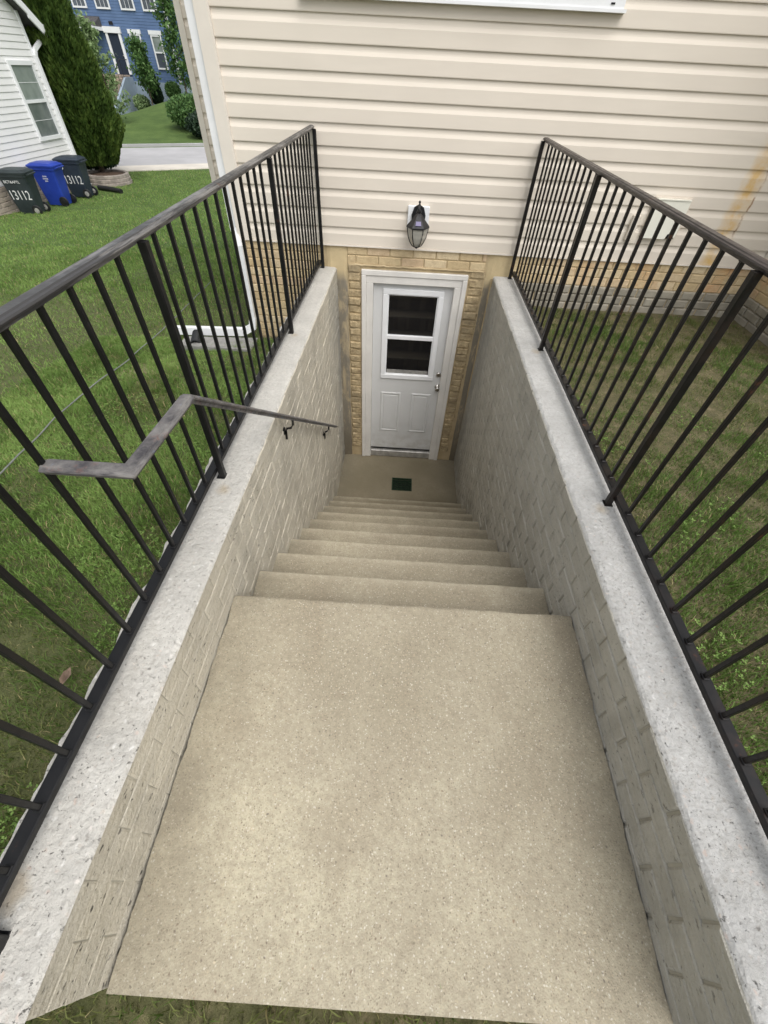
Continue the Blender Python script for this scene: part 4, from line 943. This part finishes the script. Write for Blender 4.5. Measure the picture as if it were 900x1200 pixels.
# wheeled bins
def text_mesh(body, size):
    c = bpy.data.curves.new('lettering', 'FONT'); c.body = body; c.size = size; c.extrude = 0.002; c.align_x = 'CENTER'; c.align_y = 'CENTER'
    o = bpy.data.objects.new('tmp', c); COL.objects.link(o); bpy.context.view_layer.update()
    me = bpy.data.meshes.new_from_object(o.evaluated_get(bpy.context.evaluated_depsgraph_get()))
    bpy.data.objects.remove(o); me.materials.clear(); me.materials.append(M['white_paint']); return me
def wheelie(label, mat, x, y, z, rz, deco):
    # local: +x = wheels and handle side, lettered side faces -y
    t = thing('wheeled_bin', label, 'bin', (x, y, z), rz, 'wheeled bins standing beside the white neighbouring house')
    hb, ht, wb, wt_ = 0.25, 0.36, 0.20, 0.285
    lo, hi = 0.03, 0.93
    B = MB(); rings = []
    def ring(zz, hx_, hy_, c_=0.04, ox_=0.0):
        return [(ox_ - hx_ + c_, -hy_, zz), (ox_ + hx_ - c_, -hy_, zz), (ox_ + hx_, -hy_ + c_, zz), (ox_ + hx_, hy_ - c_, zz), (ox_ + hx_ - c_, hy_, zz), (ox_ - hx_ + c_, hy_, zz), (ox_ - hx_, hy_ - c_, zz), (ox_ - hx_, -hy_ + c_, zz)]
    R_ = [ring(lo, hb, wb), ring(0.30, hb + 0.035, wb + 0.030), ring(0.70, 0.32, 0.255), ring(0.86, 0.345, 0.272), ring(0.865, 0.362, 0.290, 0.045), ring(hi, 0.366, 0.294, 0.045)]
    V = [v for r_ in R_ for v in r_]; F = []
    for i in range(len(R_) - 1):
        for j in range(8): F.append((i * 8 + j, i * 8 + (j + 1) % 8, (i + 1) * 8 + (j + 1) % 8, (i + 1) * 8 + j))
    F += [tuple(range(8))[::-1], tuple((len(R_) - 1) * 8 + j for j in range(8))]
    B.add(V, F); B.build('body', mat, t)
    # lid: domed, front lower
    Lr = [ring(hi + 0.002, 0.385, 0.308, 0.05), ring(hi + 0.035, 0.388, 0.311, 0.05), ring(hi + 0.085, 0.30, 0.25, 0.08, 0.02), ring(hi + 0.105, 0.18, 0.14, 0.08, 0.03)]
    V = [v for r_ in Lr for v in r_]; F = []
    for i in range(len(Lr) - 1):
        for j in range(8): F.append((i * 8 + j, i * 8 + (j + 1) % 8, (i + 1) * 8 + (j + 1) % 8, (i + 1) * 8 + j))
    F += [tuple(range(8))[::-1], tuple((len(Lr) - 1) * 8 + j for j in range(8))]
    MB().add(V, F).build('lid', mat, t)
    MB().tube([(0.36, -0.20, 0.90), (0.43, -0.20, 0.92), (0.43, 0.20, 0.92), (0.36, 0.20, 0.90)], 0.016, 8).build('handle', mat, t)
    MB().tube([(0.25, -0.27, 0.115), (0.25, 0.27, 0.115)], 0.012, 8).build('axle', 'black_plastic', t)
    for s_ in (-1, 1):
        wh = MB().lathe([(0.05, -0.022), (0.115, -0.025), (0.125, -0.015), (0.125, 0.015), (0.115, 0.025), (0.05, 0.022)], 22, (0.26, s_ * 0.245, 0.125), 'y').build('wheel', 'black_plastic', t)
        MB().lathe([(0.020, -0.030), (0.060, -0.028), (0.064, -0.024)], 16, (0.26, s_ * 0.245, 0.125), 'y').build('hub', 'threshold' if mat != 'bin_blue' else 'black_plastic', wh)
    slope = math.atan((0.272 - wb) / 0.83)
    def on_side(me, x_, z_, sx=1):
        yy = -(wb + (z_ - lo) / (0.86 - lo) * (0.272 - wb)) - 0.008
        o = put('lettering', me, t, (x_, yy, z_)); o.rotation_euler = (math.pi / 2 + slope, 0, 0); o.scale = (sx, 1, 1)
    if 'num' in deco: on_side(text_mesh(deco['num'], 0.30), 0.0, 0.46, 0.72)
    if 'small' in deco: on_side(text_mesh(deco['small'], 0.085), -0.04, 0.76, 1.0)
    if 'lines' in deco:
        for q in range(3): on_side(text_mesh('. ' * 0 + deco['lines'][q], 0.045), 0.02, 0.72 - q * 0.055, 1.3)
    if 'disc' in deco:
        MB().lathe([(0.055, -0.004), (0.055, 0.0)], 18, (0.0, 0, 0), 'y').build('badge', 'curtain', t, loc=(-0.20, -0.275, 0.77))
    return t
wheelie('dark green wheeled bin with white house number, nearest of the three', 'bin_green', -10.75, 13.85, -1.93, R(8), {'num': '13112', 'small': 'BCT&APTL'})
wheelie('bright blue wheeled recycling bin between the two dark bins', 'bin_blue', -10.66, 15.05, -1.93, R(4), {'lines': ('IIIIIIII', 'IIIIIIIIII', 'IIIIII')})
wheelie('dark navy wheeled bin with round pale badge, beside the evergreen', 'bin_navy', -10.62, 16.25, -1.93, R(6), {'num': '13112', 'disc': 1})

# planter ring with black pipe
pl = thing('planter_ring', 'ring of stacked stone blocks around the foot of the tall evergreen', 'planter', (-10.95, 18.6, -1.93))
sm = MB().cbox(-0.055, 0.055, -0.135, 0.135, 0, 0.10, 0.012).mesh('stone', 'planter_stone')
for r_ in range(3):
    for i in range(18):
        a = 2 * math.pi * (i + 0.5 * (r_ % 2)) / 18; put('stone', sm, pl, ((0.70 - 0.02 * r_) * math.cos(a), (0.70 - 0.02 * r_) * math.sin(a), -0.01 + r_ * 0.103), a + random.uniform(-0.04, 0.04))
MB().lathe([(0.64, 0), (0.64, 0.24), (0.3, 0.29), (0.05, 0.30)], 20).build('mulch', 'mulch', pl)
o = MB().tube([(0, 0, 0), (0.5, -0.15, 0.0), (0.95, -0.35, -0.01)], 0.07, 10).build('drain_pipe', 'black_plastic', None, loc=(-10.65, 17.30, -1.85)); tag(o, 'black drain pipe lying on the grass in front of the stone planter ring', 'pipe')

# ------------------------------------------------------------------ trees
def evergreen(label, x, y, z, h, rmax, n, mat, size=0.085, zlo=0.35):
    t = thing('evergreen_tree', label, 'tree', (x, y, z), 0, 'conical evergreens')
    MB().tube([(0, 0, -0.1), (0.03, 0, 0.6), (0, 0.02, h * 0.5), (0, 0, h * 0.9)], 0.10, 8, r1=0.02).build('trunk', 'bark', t)
    for q in range(5): MB().tube([(0.03, 0, 0.35 + 0.1 * q), (0.35 * math.cos(q * 1.3), 0.35 * math.sin(q * 1.3), 0.8 + 0.1 * q)], 0.03, 6, r1=0.012).build('limb', 'bark', t)
    hz = zlo + (h - zlo) * (1 - RNG.rand(n) ** 0.62)
    u = (hz - zlo) / (h - zlo); ang = RNG.uniform(0, 2 * math.pi, n)
    prof = rmax * np.where(u < 0.12, 0.62 + 0.38 * (u / 0.12), (1 - ((u - 0.12) / 0.88) ** 1.25))
    lump = np.array([noise.noise(Vector((math.cos(a) * 2.4, math.sin(a) * 2.4, b * 1.6 + x))) * 0.16 + noise.noise(Vector((math.cos(a) * 6, math.sin(a) * 6, b * 3.2))) * 0.13 for a, b in zip(ang, hz)])
    rr = np.clip(prof * (1 + lump), 0.03, None) * (1 - 0.55 * RNG.rand(n) ** 2.4)
    c = np.stack([rr * np.cos(ang), rr * np.sin(ang), hz], 1)
    out = np.stack([np.cos(ang), np.sin(ang), np.full(n, 1.6)], 1) + RNG.normal(0, 0.35, (n, 3)); out /= np.linalg.norm(out, axis=1)[:, None]
    sd__ = np.cross(out, RNG.normal(size=(n, 3))); sd__ /= np.linalg.norm(sd__, axis=1)[:, None]
    s_ = size * RNG.uniform(0.6, 1.4, n)[:, None]; P = np.zeros((n, 4, 3))
    P[:, 0] = c - out * s_ * 0.8; P[:, 1] = c + sd__ * s_ * 0.38; P[:, 2] = c + out * s_; P[:, 3] = c - sd__ * s_ * 0.38
    tone = np.clip(0.5 + 2.2 * lump + RNG.normal(0, 0.16, n), 0, 1)
    me = fast_mesh('crown', P.reshape(-1, 3), np.arange(n * 4).reshape(-1, 4), mat, np.repeat(tone, 4))
    put('crown', me, t)
evergreen('tall dense green arborvitae rising from the stone planter ring', -11.30, 18.95, -1.75, 8.3, 1.08, 70000, 'evergreen_leaf', 0.075)
evergreen('darker evergreen tucked between the white house corner and the tall arborvitae', -12.3, 20.3, -1.93, 8.0, 1.05, 26000, 'evergreen_leaf_dark', 0.085, 0.2)  # dark leaf colour stands in for the shade on this tree

def young_tree(label, x, y, z, h, r_, n, mat, clear=0.35, size=0.10, seed=0):
    t = thing('young_tree', label, 'tree', (x, y, z), 0, 'young trees before the blue house'); rs = random.Random(seed)
    MB().tube([(0, 0, -0.1), (0.04, 0, h * 0.3), (-0.03, 0.03, h * 0.6), (0, 0, h * 0.95)], 0.055, 7, r1=0.012).build('trunk', 'bark', t)
    tips = []
    for q in range(16):
        z0 = h * (clear * 0.7 + (0.95 - clear * 0.7) * q / 16); a = q * 2.4 + rs.random(); ln_ = r_ * (1.05 - 0.55 * q / 16) * rs.uniform(0.6, 1.1)
        tip = (ln_ * math.cos(a), ln_ * math.sin(a), min(h, z0 + ln_ * 0.9)); tips.append(((0, 0, z0), tip))
        MB().tube([(0, 0, z0), (tip[0] * 0.5, tip[1] * 0.5, z0 + (tip[2] - z0) * 0.4), tip], 0.018, 5, r1=0.006).build('limb', 'bark', t)
    cs_ = []
    per = n // len(tips)
    for (a, b) in tips:
        tt = RNG.uniform(0.25, 1.1, (per, 1)); c = np.array(a) + (np.array(b) - np.array(a)) * tt + RNG.normal(0, 1, (per, 3)) * np.array([0.16, 0.16, 0.20]) * r_; cs_.append(c)
    c = np.concatenate(cs_); v, f_, tn, _ = leafcloud(len(c), None, None, size, (0, 1), shape=lambda n_: c)
    put('crown', fast_mesh('crown', v, f_, mat, tn), t)
young_tree('pale green leafy young tree left of the brick steps', -18.45, 34.6, -2.0, 4.7, 0.85, 2600, 'pale_leaf', 0.2, 0.10, 1)
young_tree('young green tree right of the brick steps before the blue house', -20.5, 44.6, -1.35, 3.5, 0.9, 2600, 'mid_leaf', 0.25, 0.11, 2)
young_tree('tall slender green tree against the white corner of the blue house', -17.4, 44.2, -0.9, 6.4, 1.1, 3400, 'mid_leaf', 0.12, 0.12, 3)
def shrub(label, x, y, rx, rz, n, mat, grp=None):
    t = thing('shrub', label, 'shrub', (x, y, ground_z(x, y)), 0, 'shrubs on the bank before the blue house')
    for q in range(4): MB().tube([(0, 0, 0), (rx * 0.5 * math.cos(q * 1.6), rx * 0.5 * math.sin(q * 1.6), rz * 0.9)], 0.02, 5, r1=0.008).build('stem', 'bark', t)
    v, f_, tn, _ = leafcloud(n, (0, 0, rz * 0.8), (rx, rx, rz * 0.85), 0.09, (0, 1)); put('foliage', fast_mesh('foliage', v, f_, mat, tn), t)
shrub('round clipped shrub at the foot of the pale foundation wall', -19.0, 45.6, 0.6, 0.65, 1800, 'mid_leaf')
shrub('small light shrub left of the dark conical shrub', -21.6, 45.2, 0.65, 0.6, 1600, 'pale_leaf')
shrub('large loose shrub on the grassy bank beside the beige corner', -13.4, 34.2, 1.5, 0.95, 6000, 'mid_leaf')
shrub('second loose shrub low on the bank close to the beige corner', -12.0, 32.2, 1.1, 0.7, 4000, 'evergreen_leaf_dark')
evergreen('narrow dark conical evergreen against the pale foundation of the blue house', -20.6, 45.9, -1.35, 2.7, 0.5, 5000, 'evergreen_leaf_dark', 0.08, 0.05)

# ------------------------------------------------------------------ blue house across the street
bh = thing('house', 'two storey blue house with white windows across the street', 'house', (-24, 47, -2))
def B_(b): b.v = [(x + 24, y - 47, z + 2) for x, y, z in b.v]; return b
BX0, BX1 = -34.0, -18.72
B_(MB().box(BX0, BX1, 47.05, 56, -0.1, 6.4)).build('wall', 'blue_siding', bh)
sd_b = MB(); z = -0.1
while z < 6.3:
    m_ = MB().prism([(47.05, z), (47.018, z), (47.035, z + 0.15), (47.05, z + 0.15)], BX0, BX1 - 0.12, 'x'); sd_b.add(m_.v, m_.f); z += 0.15
B_(sd_b).build('siding', 'blue_siding', bh)['kind'] = 'stuff'
B_(MB().box(BX0, BX1 - 0.05, 47.02, 55.9, -3.2, -0.1)).build('foundation', 'pale_block', bh)
B_(MB().box(BX1 - 0.14, BX1 + 0.02, 46.99, 47.05, -0.1, 6.4)).build('corner_trim', 'trim_white', bh)
def bwin(x0, x1, z0, z1, head=False, grid=0):
    f_ = MB(); w_ = 0.09
    f_.box(x0, x1, 46.94, 47.04, z1 - w_, z1).box(x0, x1, 46.94, 47.04, z0, z0 + w_).box(x0, x0 + w_, 46.94, 47.04, z0 + w_, z1 - w_).box(x1 - w_, x1, 46.94, 47.04, z0 + w_, z1 - w_)
    f_.box(x0 + w_, x1 - w_, 46.95, 47.03, (z0 + z1) / 2 - 0.04, (z0 + z1) / 2 + 0.04)
    if head: f_.box(x0 - 0.08, x1 + 0.08, 46.92, 47.045, z1, z1 + 0.22)
    o = B_(f_).build('window', 'trim_white', bh)
    B_(MB().box(x0 + w_, x1 - w_, 46.99, 47.01, z0 + w_, (z0 + z1) / 2 - 0.04)).build('pane', 'far_glass', o)
    B_(MB().box(x0 + w_, x1 - w_, 46.985, 47.005, (z0 + z1) / 2 + 0.04, z1 - w_)).build('pane', 'pale_glass' if head else 'far_glass', o)
    for q in range(grid):
        xx = x0 + w_ + (x1 - x0 - 2 * w_) * (q + 1) / (grid + 1); B_(MB().box(xx - 0.012, xx + 0.012, 46.975, 46.985, z0 + w_, z1 - w_)).build('muntin', 'trim_white', o)
for a in (-27.3, -25.62, -23.88, -22.02, -20.37): bwin(a, a + 1.06, 3.55, 5.15, grid=2)
bwin(-20.32, -19.50, 0.62, 2.42, True); bwin(-21.92, -21.10, 0.62, 2.42, True)
# door with white surround
df = MB().box(-23.78, -23.60, 46.90, 47.04, 0.25, 2.40).box(-22.78, -22.60, 46.90, 47.04, 0.25, 2.40).box(-23.85, -22.53, 46.86, 47.045, 2.40, 2.72)
B_(df).build('door_frame', 'trim_white', bh)
dd = B_(MB().box(-23.60, -22.78, 46.97, 47.02, 0.25, 2.40)).build('door', 'navy_shade', bh)
B_(MB().lathe([(0.03, 0), (0.04, -0.04), (0.02, -0.06)], 10, (-22.86, 46.97, 1.25), 'y')).build('handle', 'nickel', dd)
# porch roof left of the door and bay beneath
B_(MB().prism([(45.5, 2.62), (47.03, 3.18), (47.03, 2.62)], -30, -23.9, 'x')).build('porch_roof', 'shingle', bh)
B_(MB().box(-30, -23.85, 45.42, 45.52, 2.48, 2.66).box(-23.92, -23.82, 45.52, 47.03, 2.48, 2.66)).build('fascia', 'trim_white', bh)
B_(MB().box(-24.6, -24.48, 45.55, 45.67, -0.1, 2.48)).build('porch_post', 'trim_white', bh)
B_(MB().prism([(46.2, 6.3), (47, 6.3), (56.5, 6.3), (51.5, 9.6)], BX0 - 0.3, BX1 + 0.3, 'x')).build('roof', 'shingle', bh)
B_(MB().box(-23.25, -22.95, 46.88, 46.92, 2.80, 2.98)).build('porch_light', 'black_metal', bh)
stp = thing('brick_steps', 'long flight of brick steps with pale side walls up to the blue house door', 'steps', (-24, 44, -2.3))
for i in range(14):
    t_ = i / 13; zt_ = -2.25 + (0.22 + 2.25) * (i + 1) / 14; y0_ = 41.2 + 4.6 * i / 14
    o = MB().cbox(-24.55 - 0 + 24, -23.15 + 24 + 0.35, y0_ - 44, y0_ + 0.36 - 44 if i < 13 else 47.0 - 44, 0.0 - 0.3, zt_ + 2.3, 0.02).build('step', 'step_brick', stp)
MB().prism([(41.3 - 44, -0.3), (46.99 - 44, -0.3), (46.99 - 44, 2.42), (45.8 - 44, 2.42), (41.3 - 44, 0.05)], -22.78 + 24, -22.62 + 24, 'x').build('side_wall', 'pale_block', stp)
MB().prism([(41.3 - 44, -0.3), (46.99 - 44, -0.3), (46.99 - 44, 2.42), (45.8 - 44, 2.42), (41.3 - 44, 0.05)], -24.76 + 24, -24.58 + 24, 'x').build('side_wall', 'pale_block', stp)
MB().tube([(1.30, 41.3 - 44, 0.95), (1.30, 45.7 - 44, 3.35), (1.30, 46.9 - 44, 3.35)], 0.03, 6).build('handrail', 'black_metal', stp)
for q in range(6): MB().tube([(1.30, 41.35 - 44 + q * 0.87, 0.1 + q * 0.46), (1.30, 41.35 - 44 + q * 0.87, 0.98 + q * 0.475)], 0.018, 5).build('baluster', 'black_metal', stp)
# dark neighbour behind the trees at the corner
rb = thing('house', 'shaded dark blue grey house wing beyond the slender tree', 'house', (-14, 50, -1))
MB().box(-4.6, 8, 0, 8, -1, 7.2).build('wall', plain('shade_blue', (0.055, 0.08, 0.115), 0.8, var=0.1), rb)
MB().prism([(-0.3, 7.2), (8.3, 7.2), (4, 9.5)], -4.9, 8.3, 'x').build('roof', 'shingle', rb)
MB().box(-3.2, -2.0, -0.05, 0.02, 1.0, 3.0).build('window', 'trim_white', rb)
